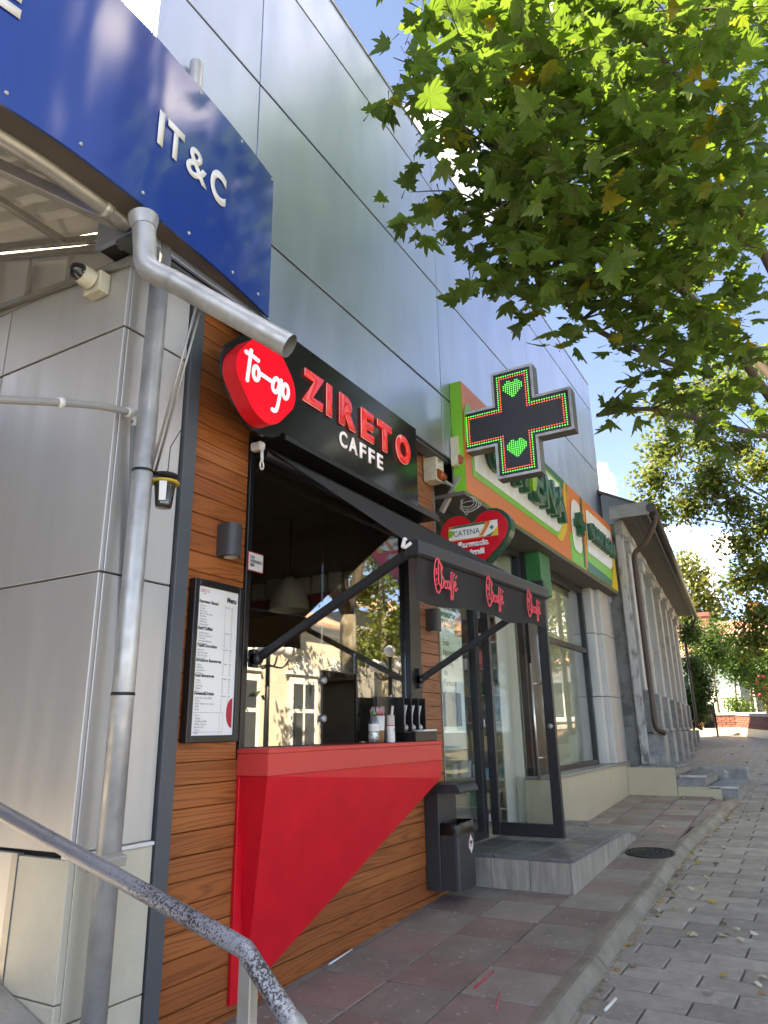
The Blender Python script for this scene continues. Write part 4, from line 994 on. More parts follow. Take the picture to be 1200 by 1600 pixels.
flat('light_green_field', [(5.40, 3.30), (8.17, 3.30), (8.17, 4.06), (5.9, 4.06), (5.40, 3.75)], .007, G_L, [.0, .38, .05, .4, .2])
flat('yellow_edge', [(8.02, 3.28), (8.28, 3.50), (8.40, 4.13), (8.32, 4.13), (8.17, 3.55), (7.8, 3.28)], .010, YEL, .06)
flat('pearl_panel', [(5.44, 3.36), (8.07, 3.36), (8.09, 4.02), (6.0, 4.02), (5.44, 3.66)], .013, PEARL, [.0, .34, .05, .3, .2])
flat('green_leaf', [(5.26, 3.55), (5.42, 3.62), (5.46, 3.9), (5.36, 4.0), (5.26, 3.85)], .010, G_L, .08)
flat('light_green_field', [(8.38, 3.13), (10.79, 3.13), (10.79, 3.40), (8.38, 3.50)], .006, G_L)
flat('dark_green_band', [(9.05, 3.13), (10.5, 3.13), (10.5, 3.24), (9.05, 3.28)], .009, G_D, [.0, .05, .02, .05])
flat('pearl_panel', [(8.50, 3.30), (8.88, 3.30), (8.95, 3.60), (9.0, 4.0), (8.62, 4.0), (8.50, 3.75)], .013, PEARL, .14)
flat('green_stripe', [(8.94, 3.16), (8.99, 3.16), (9.13, 4.13), (9.07, 4.13)], .011, G_D); flat('orange_stripe', [(9.0, 3.16), (9.06, 3.16), (9.20, 4.13), (9.14, 4.13)], .011, ORG)
flat('yellow_stripe', [(9.07, 3.16), (9.10, 3.16), (9.24, 4.13), (9.21, 4.13)], .011, YEL)
flat('pearl_panel', [(9.18, 3.40), (10.62, 3.40), (10.70, 4.03), (9.30, 4.03)], .013, PEARL, [.05, .25, .04, .08])
flat('yellow_corner', [(10.40, 3.128), (10.79, 3.128), (10.79, 3.75)], .012, YEL)
G_LET = mat('raised green letter', (.006, .10, .055), .22, spec=.6)
for ch, a, w in (('C', 5.66, .34), ('A', 6.06, .36), ('T', 6.46, .30), ('E', 6.84, .28), ('N', 7.20, .34), ('A', 7.60, .36)):
    text('raised_letter', ch, fp, a, 3.50, .36, G_LET, ps, .10, width=w, bold=.018, res=5, lift=.014)
lf_ = round_poly([(6.60, 3.48), (6.73, 3.52), (6.80, 3.70), (6.64, 3.68)], .06, 4)
MB().prism([fp.p(p.x, p.y, .15) for p in lf_], (0, .13, 0)).build('raised_leaf', mat('raised lime leaf', (.25, .5, .03), .25), ps)
cr_ = lambda cx, cz, a, b: [(cx - b, cz - a), (cx + b, cz - a), (cx + b, cz - b), (cx + a, cz - b), (cx + a, cz + b), (cx + b, cz + b), (cx + b, cz + a), (cx - b, cz + a), (cx - b, cz + b), (cx - a, cz + b), (cx - a, cz - b), (cx - b, cz - b)]
MB().prism([fp.p(a, b, .095) for a, b in cr_(8.73, 3.66, .15, .05)], (0, .08, 0)).build('raised_cross', G_LET, ps)
for k, ch in enumerate('FARMACIA'):
    text('raised_letter', ch, fp, 9.27 + k * .167, 3.60, .20, G_LET, ps, .075, width=.13 if ch != 'I' else .035, bold=.012, res=4, lift=.014)
MB().box(5.22, 10.85, 2.215, 2.6, 3.085, 3.118).build('soffit', mat('grey soffit', (.11, .10, .09), .6), ps)

# ------------------------------------------------------------------ LED cross
cx = thing('led_cross', 'lit green and red LED pharmacy cross projecting from the wall', 'led cross', (5.3, 2.3, 3.67))
CY, CZ, A_, B_ = 1.757, 3.67, .487, .187
f5 = SIDE(5.30, CY, CZ)
outl = cr_(0, 0, A_, B_)
MB().prism([f5.p(a, b, 0) for a, b in outl], (.115, 0, 0)).build('case', mat('cross case', (.16, .15, .14), .5, .4), cx)
inn = cr_(0, 0, A_ - .022, B_ - .022)
mb = MB(); n = 12
vs = [f5.p(a, b, .002) for a, b in outl] + [f5.p(a, b, .012) for a, b in outl] + [f5.p(a, b, .012) for a, b in inn] + [f5.p(a, b, .002) for a, b in inn]
mb.add(vs, [(r0 * n + i, r0 * n + (i + 1) % n, (r0 + 1) * n + (i + 1) % n, (r0 + 1) * n + i) for r0 in range(3) for i in range(n)])
mb.build('rim', M_GALV, cx)
MB().poly([f5.p(a, b, .004) for a, b in cr_(0, 0, A_ - .021, B_ - .021)]).build('face', mat('led board', (.018, .018, .020), .35), cx)
def led(mb, u, v, r):
    mb.lathe([(r, .0), (r * .8, r * .5), (0, r * .75)], f5.p(u, v, .0045), 6, f5.n, smooth=False)
gm, rm, um = MB(), MB(), MB()
st_ = .0212
def ring(a, b, mb, r):
    pts = cr_(0, 0, a, b)
    for (p, q) in zip(pts, pts[1:] + pts[:1]):
        p, q = Vector(p), Vector(q); L_ = (q - p).length; n_ = max(1, round(L_ / st_))
        for i in range(n_): 
            w = p + (q - p) * i / n_; led(mb, w.x, w.y, r)
ring(A_ - .052, B_ - .052, gm, .005); ring(A_ - .073, B_ - .073, rm, .005)
HE = ["..##..##..", ".########.", "##########", "##########", "##########", ".########.", "..######..", "...####...", "....##...."]
for oz in (.30, -.245):
    for j, rw in enumerate(HE):
        for i, c in enumerate(rw):
            if c == '#': led(gm, (i - 4.5) * .0178, oz + .075 - j * .0178, .0048)
for i in range(18):
    for j in range(11):
        u, v = -.40 + i * .0178, -.09 + j * .0178
        for sgn in (1, -1):
            led(um, sgn * (.135 + i * .0158), v, .0028)
tag(gm.build('green_leds', mat('green led', (.1, .8, .2), .4, emit=(.03, 1, .10), es=.36), cx), kind='stuff')
tag(rm.build('red_leds', mat('red led', (.8, .15, .1), .4, emit=(1, .10, .05), es=.36), cx), kind='stuff')
tag(um.build('unlit_leds', mat('unlit led', (.05, .05, .055), .3), cx), kind='stuff')
mb = MB()
for z0 in (3.80, 3.52): mb.tube([(5.35, 2.24, z0), (5.35, 2.36, z0)], .012, 8)
mb.build('stub', M_GALV, cx)
bk = thing('cross_bracket', 'galvanised angle bracket and rails carrying the LED cross', 'bracket', (5.3, 2.3, 3.4))
for yy, za, zb in ((2.285, 3.20, 3.84), (2.335, 3.10, 3.86)):
    MB().box(5.28, 5.31, yy - .012, yy + .012, za, zb, bev=.002).build('rail', M_GALV, bk)
MB().obox((5.26, 2.36, 3.12), ((0, .55, -.83), (1, 0, 0), (0, .83, .55)), (.17, .02, .02), .002).build('strut', M_GALVD, bk)
MB().box(5.12, 5.31, 2.33, 2.36, 3.175, 3.2).build('strut', M_GALVD, bk)
cb = thing('cable_coil', 'loose coil of pale cable hanging under the cross bracket', 'cable', (5.33, 2.28, 3.1))
mb = MB()
for k in range(4):
    ax, bz, c0 = .06 + .012 * k, .045 + .012 * (k % 3), Vector((5.33 + .005 * k, 2.24 - .006 * k, 3.05 - .012 * k))
    mb.tube([c0 + Vector((.01 * math.sin(a * 2 + k), ax * math.cos(a), bz * math.sin(a))) for a in [R(x_ * 24) for x_ in range(16)]], .0042, 6)
mb.tube(smooth_path([(5.31, 2.29, 3.4), (5.32, 2.26, 3.25), (5.33, 2.30, 3.05), (5.34, 2.26, 2.94), (5.33, 2.24, 2.99)], 5), .0042, 6)
mb.build('cable', mat('cable sheath', (.42, .40, .36), .6), cb)

# ------------------------------------------------------------------ heart sign
hs = thing('heart_sign', 'red heart-shaped pharmacy sign with dark green rim behind the awning', 'sign', (5.28, 2.17, 2.65))
f6 = SIDE(5.26, 2.165, 2.66)
def heart(s_, grow=0.0):
    o = []
    for k in range(48):
        t = 2 * math.pi * k / 48
        X = 16 * math.sin(t) ** 3; Y = 13 * math.cos(t) - 5 * math.cos(2 * t) - 2 * math.cos(3 * t) - math.cos(4 * t)
        o.append(Vector((X / 16 * .305 * s_, (Y + 2) / 16 * .30 * s_)))
    return o
MB().prism([f6.p(p.x, p.y, 0) for p in heart(1.06)], (.10, 0, 0)).build('rim', mat('heart green', (.008, .06, .03), .25), hs)
MB().prism([f6.p(p.x, p.y, .022) for p in heart(.97)], (.02, 0, 0)).build('face', mat('heart red', (.62, .012, .025), .18, coat=.4), hs)
f7 = SIDE(5.26, 2.165, 2.66); f7.o += f7.n * .0235
def hf(name, pts, w, m, r=0): 
    if r: pts = round_poly(pts, r, 5)
    MB().prism([f7.p(p[0], p[1], w) for p in pts], (.001, 0, 0)).build(name, m, hs)
W2 = mat('heart banner white', (.75, .76, .74), .3)
hf('banner', [(-.22, .035), (.215, .035), (.215, .165), (-.22, .165)], .001, W2)
hf('banner_green', [(-.22, .145), (.13, .145), (.15, .164), (-.16, .164)], .0022, G_D); hf('banner_orange', [(-.22, .035), (.08, .035), (.10, .045), (-.22, .045)], .0022, ORG)
hf('banner_leaf', [(-.22, .07), (-.19, .075), (-.165, .125), (-.22, .135)], .0034, G_L, .02); hf('banner_corner', [(-.22, .136), (-.16, .164), (-.22, .164)], .0034, ORG)
hf('banner_swoosh', [(.055, .05), (.085, .05), (.135, .12), (.16, .163), (.125, .163), (.10, .11)], .0034, ORG, .015); hf('banner_swoosh', [(.045, .05), (.055, .05), (.10, .115), (.124, .163), (.114, .163), (.09, .11)], .0046, YEL)
hf('banner_yellow', [(.15, .036), (.214, .036), (.214, .11)], .0034, YEL); hf('banner_green', [(.09, .036), (.15, .036), (.19, .075), (.15, .055)], .0046, G_D)
hf('banner_cross', cr_(.165, .108, .018, .006), .0034, G_D)
text('lettering', 'CATENA', f7, -.175, .075, .045, mat('dark print', (.02, .05, .04), .4), hs, 0, width=.235, lift=.004, res=3)
text('lettering', 'Farmacia', f7, -.005, -.025, .045, M_WHITE, hs, .001, align='C', bold=.004, lift=.002, width=.27); text('lettering', 'Inimii', f7, -.005, -.095, .045, M_WHITE, hs, .001, align='C', bold=.004, lift=.002, width=.19)
text('lettering', 'TM', f7, -.005, -.15, .02, M_WHITE, hs, .001, align='C', lift=.002)
MB().tube([(5.32, 2.3, 2.72), (5.32, 2.62, 2.72)], .015, 8).build('mount', M_BLACK, hs)

# ------------------------------------------------------------------ pharmacy storefront
sf = thing('pharmacy_storefront', 'glazed pharmacy storefront in dark frames with its door standing open', 'storefront', (7.5, 2.55, .3))
M_FRM = mat('anthracite frame', (.022, .023, .025), .4, .2)
FL = .33
mb = MB()
for xa, xb in ((5.217, 5.25), (6.02, 6.10), (7.36, 7.44), (7.86, 7.93), (9.93, 10.0)): mb.box(xa, xb, 2.53, 2.60, FL if xa < 7.5 else .745, 3.084, bev=.003)
mb.box(5.25, 6.02, 2.535, 2.60, FL, FL + .07); mb.box(5.25, 6.02, 2.535, 2.60, 3.01, 3.084)
mb.box(6.10, 7.36, 2.535, 2.60, 2.50, 2.57); mb.box(6.10, 7.36, 2.535, 2.60, 3.01, 3.084)
mb.box(7.93, 9.93, 2.535, 2.60, .745, .80); mb.box(7.93, 9.93, 2.535, 2.60, 3.01, 3.084); mb.box(7.93, 9.93, 2.535, 2.60, 2.18, 2.24)
mb.build('frame', M_FRM, sf)
for (a, b, c, d) in ((5.25, 6.02, .40, 3.01), (6.10, 7.36, 2.57, 3.01), (7.93, 9.93, .80, 2.18), (7.93, 9.93, 2.24, 3.01)):
    MB().box(a, b, 2.562, 2.57, c, d).build('pane', M_GLASSP, sf)
MB().box(7.445, 7.855, 2.50, 2.62, .3, 3.084).build('column', M_FRM, sf)
MB().box(7.50, 7.86, 2.33, 2.50, 2.62, 3.084, bev=.004).build('green_block', mat('green block', (.02, .16, .05), .5, var=.15), sf)
for (za, zb) in ((.745, 1.6), (1.607, 2.45), (2.457, 3.084)):
    MB().box(10.0, 10.17, 2.42, 2.60, za, zb, bev=.003).build('pier_panel', M_PANELD, sf, (10.1, 2.5, (za + zb) / 2))
    MB().box(10.175, 10.875, 2.35, 2.60, za, zb, bev=.003).build('pier_panel', M_PANELD, sf, (10.5, 2.5, (za + zb) / 2))
for xa in (7.25, 8.455, 9.66):
    MB().box(xa, min(xa + 1.2, 10.86), 2.32, 2.60, .05, .715, bev=.003).build('plinth_tile', M_TAN, sf, (xa, 2.4, .4))
MB().box(7.25, 10.86, 2.305, 2.60, .717, .743, bev=.004).build('sill', M_GALVD, sf)
# door leaf, open square to the wall
door = MB()
dx0, dx1 = 6.105, 6.155; ya, yb = 1.885, 2.505; za, zb = .352, 2.47
door.box(dx0, dx1, ya, ya + .085, za, zb, bev=.003); door.box(dx0, dx1, yb - .075, yb, za, zb, bev=.003)
door.box(dx0, dx1, ya + .085, yb - .075, za, za + .10, bev=.003); door.box(dx0, dx1, ya + .085, yb - .075, zb - .10, zb, bev=.003)
dr_ = door.build('door', M_FRM, sf)
MB().box(6.127, 6.133, ya + .085, yb - .075, za + .10, zb - .10).build('pane', M_GLASSP, dr_)
mb = MB(); mb.tube([(6.02, 2.03, .80), (6.02, 2.03, 1.74)], .012, 10)
for zz in (.97, 1.57): mb.tube([(6.02, 2.03, zz), (6.105, 1.98, zz)], .008, 8)
mb.build('handle', mat('brushed steel', (.6, .57, .50), .3, .9), dr_)
MB().lathe([(0, 0), (.022, 0), (.02, .008), (0, .009)], (6.1045, 1.925, 1.22), 12, (-1, 0, 0)).build('lock', M_GALV, dr_)
for zz in (.45, 1.22, 1.95): MB().box(6.085, 6.17, 2.508, 2.53, zz, zz + .07, bev=.005).build('hinge', M_GALVD, dr_)
# pharmacy interior
M_CRW = mat('cream interior wall', (.78, .73, .62), .7)
mb = MB(); mb.box(5.24, 10.55, 6.0, 6.1, .3, 3.08); mb.box(5.225, 5.24, 2.64, 6, .3, 3.08); mb.box(7.36, 7.42, 2.63, 6.0, .3, 3.08); mb.box(8.6, 8.66, 2.70, 6.0, .3, 3.08); mb.build('interior_wall', M_CRW, sf)
MB().box(5.24, 10.6, 2.62, 6.0, .27, .32).build('interior_floor', mat('shop floor', (.5, .46, .38), .35), sf)
MB().box(8.66, 10.55, 2.75, 2.78, .745, 3.08).build('window_backing', mat('pale window film', (.62, .59, .45), .6), sf)
M_SHF = mat('shop shelf', (.55, .52, .46), .5)
cols = [(.75, .75, .75), (.45, .55, .6), (.65, .5, .3), (.2, .42, .5), (.75, .68, .6), (.5, .14, .14), (.15, .3, .18)]
pk_m = [mat('pack %d' % q, c, .5) for q, c in enumerate(cols)]
for side, (ya, yb, x1) in enumerate(((2.72, 3.55, 7.355), (3.60, 4.6, 7.355))):
    rk = thing('shop_rack', ('pharmacy shelf rack of boxed goods just behind the door opening', 'pharmacy shelf rack of boxed goods deeper inside behind the left pane')[side], 'shelves', (x1, ya, .32))
    mb = MB(); mb.box(x1 - .02, x1, ya, yb, .32, 2.5); mb.box(x1 - .30, x1 - .02, ya, ya + .015, .32, 2.5); mb.box(x1 - .30, x1 - .02, yb - .015, yb, .32, 2.5)
    for k in range(8): mb.box(x1 - .30, x1 - .02, ya + .016, yb - .016, .45 + k * .27, .465 + k * .27)
    mb.build('shelf', M_SHF, rk)
    gm_ = [MB() for _ in cols]
    for k in range(8):
        u = ya + .03
        while u < yb - .12:
            w, h = rng.uniform(.045, .10), rng.uniform(.09, .21); q = rng.randrange(7)
            if rng.random() < .9:
                for rep in range(rng.randrange(1, 3)):
                    if u + w < yb - .02:
                        x0_ = x1 - .28 + rng.uniform(0, .04); z0_ = .4655 + k * .27
                        if rng.random() < .4: gm_[q].lathe([(0, 0), (w * .42, 0), (w * .42, h * .7), (w * .2, h * .85), (w * .2, h), (0, h)], (x0_ + .05, u + w / 2, z0_), 8)
                        else: gm_[q].box(x0_, x1 - .10, u, u + w * .95, z0_, z0_ + h, bev=.003)
                        u += w
            else: u += w
    for q, g_ in enumerate(gm_):
        if g_.f: tag(g_.build('boxed_goods', pk_m[q], rk), kind='stuff')
po = thing('window_poster', 'hanging pharmacy poster with green heading inside the left pane', 'poster', (5.6, 2.62, 1.3))
MB().box(5.30, 5.86, 2.592, 2.595, 1.05, 2.20).build('sheet', mat('poster pale blue', (.72, .80, .82), .5), po)
f8 = FRONT(5.30, 2.592, 1.05)
def pf(nm, a, b, c, d, m): MB().prism([f8.p(a, c, .003), f8.p(b, c, .003), f8.p(b, d, .003), f8.p(a, d, .003)], (0, .001, 0)).build(nm, m, po)
pf('heading_band', .0, .42, 1.08, 1.12, G_D); pf('heading', 0, .42, .98, 1.08, W2); pf('heading_edge', .42, .56, .94, 1.12, ORG); pf('leaf_picture', .01, .13, .40, .90, G_L)
pf('blue_block', .0, .56, .0, .13, mat('poster blue', (.04, .22, .36), .5)); pf('dark_block', .12, .48, .18, .45, mat('poster dark', (.05, .08, .12), .5))
text('lettering', 'CATENA', f8, .02, 1.0, .055, M_INK, po, 0, width=.36, lift=.005)
text('lettering', 'Este\nNaturalia\nLant\nde\nFarmacii\nAutorizate', f8, .16, .84, .05, mat('grey print', (.12, .13, .15), .6), po, 0, lift=.004, line=1.15, res=2)
text('lettering', '12', Frame((5.30, 2.587, 1.42), (1, 0, 0), (0, 0, 1), (0, -1, 0)), 0, 0, .09, ORG, po, .001, bold=.006)

# ------------------------------------------------------------------ entrance step
es = thing('entrance_step', 'low tiled granite step in front of the pharmacy door', 'step', (6.3, 2.0, .1))
MB().box(5.43, 7.18, 1.655, 2.60, -.05, .285).build('core', M_CONC, es)
for k in range(5):
    xa, xb = 5.42 + k * .354, 5.42 + (k + 1) * .354 - .004
    MB().box(xa, xb, 1.635, 1.652, .0, .289, bev=.003).build('riser', M_STEPS, es, (xa, 1.64, .15))
    for j in range(3):
        y0_, y1_ = 1.625 + j * .30, 1.625 + (j + 1) * .30 - .004
        MB().box(xa - .006, xb - .006, y0_, y1_, .2905, .318 + rng.uniform(0, .001), bev=.003).build('tread_tile', M_STEPT, es, (xa, y0_, .3))
for j in range(3):
    y0_ = 1.655 + j * .295
    MB().box(5.409, 5.427, y0_, y0_ + .291, .0, .289, bev=.003).build('riser', M_STEPS, es, (5.42, y0_, .15))
MB().box(7.194, 7.62, 2.1, 2.30, .1, .3185, bev=.003).build('tread_tile', M_STEPT, es, (7.3, 2.2, .3))
MB().prism([(7.19, 1.64, .10), (7.62, 1.64, .185), (7.19, 1.64, .29)], (0, .06, 0)).build('riser_wedge', M_STEPS, es)
MB().prism([(7.19, 1.70, .0), (7.9, 1.70, .05), (7.9, 1.70, gz(7.9)), (7.19, 1.70, .30)], (0, .62, 0)).build('side_ramp', M_STEPT, es)
# manhole
mh = thing('manhole_cover', 'round dark iron manhole cover set in the pavement tiles', 'manhole cover', (6.93, 1.42, gz(6.93)))
f9 = Frame((6.95, 1.405, gz(6.95) + .004), (1, 0, GZ), (0, 1, 0), (-GZ, 0, 1))
M_IRON = mat('cast iron', (.035, .034, .03), .6, .3, var=.3, vs_=14, bump=.5, bs=60)
mb = MB(); mb.lathe([(.0, .004), (.20, .004), (.205, -.002)], f9.o, 28, f9.n); mb.build('plate', M_IRON, mh)
mb = MB()
for rr in (.205, .165, .12, .075, .035):
    mb.lathe([(rr, .003), (rr - .003, .010), (rr - .014, .010), (rr - .017, .003)], f9.o, 28, f9.n)
for k in range(12):
    a = k * math.pi / 6; d_ = f9.u * math.cos(a) + f9.v * math.sin(a)
    mb.obox(f9.o + d_ * .12 + f9.n * .007, (d_, f9.n.cross(d_), f9.n), (.075, .005, .003))
mb.build('ribs', M_IRON, mh)
# ------------------------------------------------------------------ old house with pilasters
HA = R(4.45); HU = Vector((math.cos(HA), math.sin(HA), 0)); HN = Vector((math.sin(HA), -math.cos(HA), 0))
HO = Vector((10.98, 2.20, 0))
def hp_(s, w, z): return HO + HU * s + HN * w + Vector((0, 0, z))     # s along, w out to the street
oh = thing('old_house', 'weathered grey single-storey house with pale pilasters and brown tin eaves', 'building', tuple(HO))
M_OWALL = mat('grey weathered plaster', (.24, .243, .235), .85, var=.3, vs_=2.5, bump=.5, bs=30, col2=(.10, .10, .095))
M_OPIL = mat('flaking white pilaster', (.48, .48, .465), .8, var=.3, vs_=4, bump=.5, bs=45, col2=(.38, .38, .37), ov=.1)
M_OSTONE = mat('grey socle stone', (.25, .255, .25), .6, var=.3, vs_=8, bump=.3, bs=50, ov=.15)
M_BROWN = mat('brown tin', (.045, .034, .028), .45, .2, var=.15)
HL = 11.2; HZ = 4.22
hax = (HU, -HN, Vector((0, 0, 1)))
def hbox(mb, s0, s1, w0, w1, z0, z1, bev=0.0):
    return mb.obox(hp_((s0 + s1) / 2, (w0 + w1) / 2, (z0 + z1) / 2), hax, (abs(s1 - s0) / 2, abs(w1 - w0) / 2, abs(z1 - z0) / 2), bev)
mb = MB(); hbox(mb, 0, HL, -6, 0, 0, HZ); mb.build('wall', M_OWALL, oh)
sp = 1.56
for k in range(7):
    s0 = .42 + k * sp
    g = gz((hp_(s0, 0, 0)).x)
    mb = MB(); hbox(mb, s0 - .13, s0 + .13, 0, .15, 1.72, HZ - .25, .01); pil = mb.build('pilaster', M_OPIL, oh, hp_(s0, .1, 2.5))
    mb = MB(); hbox(mb, s0 - .17, s0 + .17, 0, .20, HZ - .42, HZ - .25, .012); hbox(mb, s0 - .20, s0 + .20, 0, .24, HZ - .25, HZ - .18, .01); mb.build('capital', M_OPIL, pil)
    mb = MB(); hbox(mb, s0 - .19, s0 + .19, 0, .20, 1.12, 1.72, .015); mb.build('pedestal', M_OSTONE, pil)
    mb = MB(); hbox(mb, s0 - .26, s0 + .26, 0, .34, g + .02 if k else .66, 1.10, .012); mb.build('socle_block', M_OSTONE, oh, hp_(s0, .2, .9))
    if k < 6:
        a, b = s0 + .13, s0 + sp - .13
        mb = MB(); hbox(mb, a, a + .09, 0, .06, 1.12, HZ - .3, .006); hbox(mb, b - .09, b, 0, .06, 1.12, HZ - .3, .006)
        hbox(mb, a + .09, b - .09, 0, .055, 1.70, 1.80, .006); hbox(mb, a + .09, b - .09, 0, .055, HZ - .5, HZ - .4, .006); mb.build('panel_frame', M_OPIL, oh, hp_(a, 0, 2))
        mb = MB(); hbox(mb, a + .15, b - .15, 0, .03, 1.9, HZ - .6, .01); mb.build('shutter_panel', M_OWALL, oh, hp_(a, 0, 3))
        mb = MB(); hbox(mb, a + .10, b - .10, 0, .16, 1.10, 1.17, .01); mb.build('window_ledge', M_OSTONE, oh, hp_(a, 0, 1.1))
mb = MB(); hbox(mb, 0, HL, 0, .14, HZ - .18, HZ + .05, .01); mb.build('frieze', M_OPIL, oh)
mb = MB(); hbox(mb, .0, HL, .001, .22, .2, .80); mb.build('socle', M_OSTONE, oh)
for k in range(5):                             # eave boards
    mb = MB(); hbox(mb, -.25, HL + .2, .10 + k * .083, .10 + k * .083 + .078, HZ + .055 + .0, HZ + .075); mb.build('eave_board', mat('grey eave board', (.10, .095, .09), .8, var=.2, vs_=8, stretch=(.3, 3, 3)) if 'grey eave board' not in bpy.data.materials else bpy.data.materials['grey eave board'], oh, hp_(0, .3, HZ))
mb = MB()
rf = [hp_(-.3, .56, HZ + .08), hp_(HL + .25, .56, HZ + .08), hp_(HL + .25, -3.1, HZ + 2.0), hp_(-.3, -3.1, HZ + 2.0)]
mb.prism(rf, (0, 0, .05)); rf2 = [hp_(-.3, -3.1, HZ + 2.0), hp_(HL + .25, -3.1, HZ + 2.0), hp_(HL + .25, -6.6, HZ + .1), hp_(-.3, -6.6, HZ + .1)]; mb.prism(rf2, (0, 0, .05))
mb.build('roof', M_BROWN, oh)
mb = MB(); hbox(mb, -.31, HL + .26, .525, .545, HZ + .02, HZ + .14); mb.build('fascia_board', mat('pale fascia board', (.27, .28, .28), .7, var=.2, vs_=6), oh)
MB().tube([hp_(-.33, .60, HZ + .09), hp_(HL + .3, .60, HZ + .05)], .07, 12).build('gutter', M_BROWN, oh)
hbx = MB(); hbox(hbx, -.31, -.29, .0, .57, HZ + .0, HZ + .20); hbx.build('verge_board', bpy.data.materials['pale fascia board'], oh)
for s0, nm in ((-.02, 0), (HL + .02, 1)):
    g = gz(hp_(s0, 0, 0).x)
    pts = smooth_path([hp_(s0 - .05, .60, HZ + .05), hp_(s0 - .05, .60, HZ - .10), hp_(s0 + .0, .42, HZ - .38), hp_(s0 + .02, .27, HZ - .50), hp_(s0 + .02, .25, HZ - .75)], 4) + [hp_(s0 + .03, .25, 2.5), hp_(s0 + .04, .25, 1.32)] + smooth_path([hp_(s0 + .04, .25, 1.22), hp_(s0 + .06, .27, 1.16), hp_(s0 + .12, .36, 1.11)], 3)
    MB().tube(pts, .04, 12).build('downpipe', mat('brown downpipe', (.07, .042, .03), .45) if 'brown downpipe' not in bpy.data.materials else bpy.data.materials['brown downpipe'], oh)
# peeling white post between the two buildings
mb = MB(); hbox(mb, -.10, .02, .02, .13, .7, HZ - .2, .01); mb.build('corner_post', mat('peeling white paint', (.48, .48, .47), .8, var=.2, vs_=9, col2=(.13, .13, .125), bump=.5, bs=40, stretch=(1, 1, .4)), oh)

# steps between the two buildings
stp = thing('side_steps', 'worn tiled steps with beige flank beside the old house', 'steps', (11.2, 1.7, .3))
MB().box(10.62, 12.0, 1.70, 2.34, .2, .665).build('core', M_CONC, stp)
MB().box(10.60, 10.618, 1.70, 2.32, .25, .675, bev=.002).build('flank_slab', M_TAN, stp, (10.6, 2, .4))
MB().box(10.60, 10.618, 1.17, 1.695, .25, .44, bev=.002).build('flank_slab', M_TAN, stp, (10.6, 1.4, .3))
MB().box(10.625, 12.0, 1.35, 1.695, .2, .55).build('tread_core', M_OSTONE, stp); MB().box(10.625, 12.2, .98, 1.345, .1, .42).build('tread_core', M_OSTONE, stp)
for (xa, xb, ya, yb, z) in ((10.61, 11.3, 1.66, 2.2, .667), (11.305, 12.0, 1.66, 2.2, .667), (10.61, 11.3, 1.32, 1.655, .552), (11.305, 12.0, 1.32, 1.655, .552), (10.61, 11.4, .96, 1.315, .422), (11.405, 12.2, .96, 1.315, .422)):
    MB().box(xa, xb - .004, ya, yb, z, z + .03, bev=.004).build('tread_tile', M_STEPT, stp, (xa, ya, z))
for z, ya, yb in ((.57, 1.32, 1.655), (.44, .96, 1.315)):
    MB().box(10.600, 10.612, ya, yb, z - .015, z + .013).build('edge_strip', M_GALV, stp)
for k, (xa, ya, yb) in enumerate(((12.2, 1.25, 1.75), (13.0, 1.0, 1.75))):
    z = gz(xa)
    MB().box(xa, xa + .35, ya, yb, z - .1, z + .16 - .02 * k, bev=.03).build('kerb_block', M_OSTONE, stp, (xa, ya, z))
# ------------------------------------------------------------------ brick planter wall at the end of the lane
M_BRICK = mat('weathered brick', (.24, .095, .07), .85, var=.3, vs_=12, bump=.6, bs=40, ov=.2, col2=(.14, .06, .05))
pw_ = thing('planter_wall', 'low brick planter wall with stone coping at the end of the lane', 'wall', (26, 2.5, .95))
WPTS = [Vector((25.6, 3.9, 0)), Vector((25.2, 1.95, 0)), Vector((22.2, .55, 0)), Vector((15.5, -1.2, 0))]
for a, b in zip(WPTS, WPTS[1:]):
    t = (b - a).normalized(); nrm_ = Vector((-t.y, t.x, 0)); m_ = (a + b) / 2; L2 = (b - a).length / 2
    ta = gz(a.x) - .08; tb_ = gz(b.x) - .08
    for (nm, z0, z1, w, mm) in (('socle', -.3, .24, .17, M_TAN), ('brickwork', .24, .60, .15, M_BRICK), ('coping', .60, .68, .19, M_CONC)):
        mb = MB(); vs = []
        for p, g in ((a, ta), (b, tb_)):
            for sgn in (-1, 1):
                for z in (z0, z1): vs.append(p + nrm_ * (w * sgn) + Vector((0, 0, g + z)))
        mb.add(vs, [(0, 1, 3, 2), (4, 6, 7, 5), (0, 4, 5, 1), (2, 3, 7, 6), (0, 2, 6, 4), (1, 5, 7, 3)]); mb.build(nm, mm, pw_)
        if nm == 'brickwork':
            for row_ in range(5):
                u = (row_ % 2) * .13
                mb2 = MB(); n_ = 0
                while u < 2 * L2 - .2:
                    g = ta + (tb_ - ta) * (u / (2 * L2))
                    if rng.random() < .93:
                        mb2.obox(a + t * (u + .12) + nrm_ * (-.151 if True else 0) + Vector((0, 0, g + .275 + row_ * .07)), (t, nrm_, (0, 0, 1)), (.115, .012, .03), .004); n_ += 1
                    u += .25
                tag(mb2.build('brick_course', M_BRICK, pw_), kind='stuff')
soil = MB(); soil.poly([(25.5, 3.9, 1.30), (25.1, 2.0, 1.28), (22.2, .75, 1.15), (20, .2, 1.05), (60, -6, 1.3), (60, 12, 1.4)])
tag(soil.build('garden_ground', mat('garden lawn', (.10, .15, .04), .9, var=.3, vs_=1.5)), kind='structure')
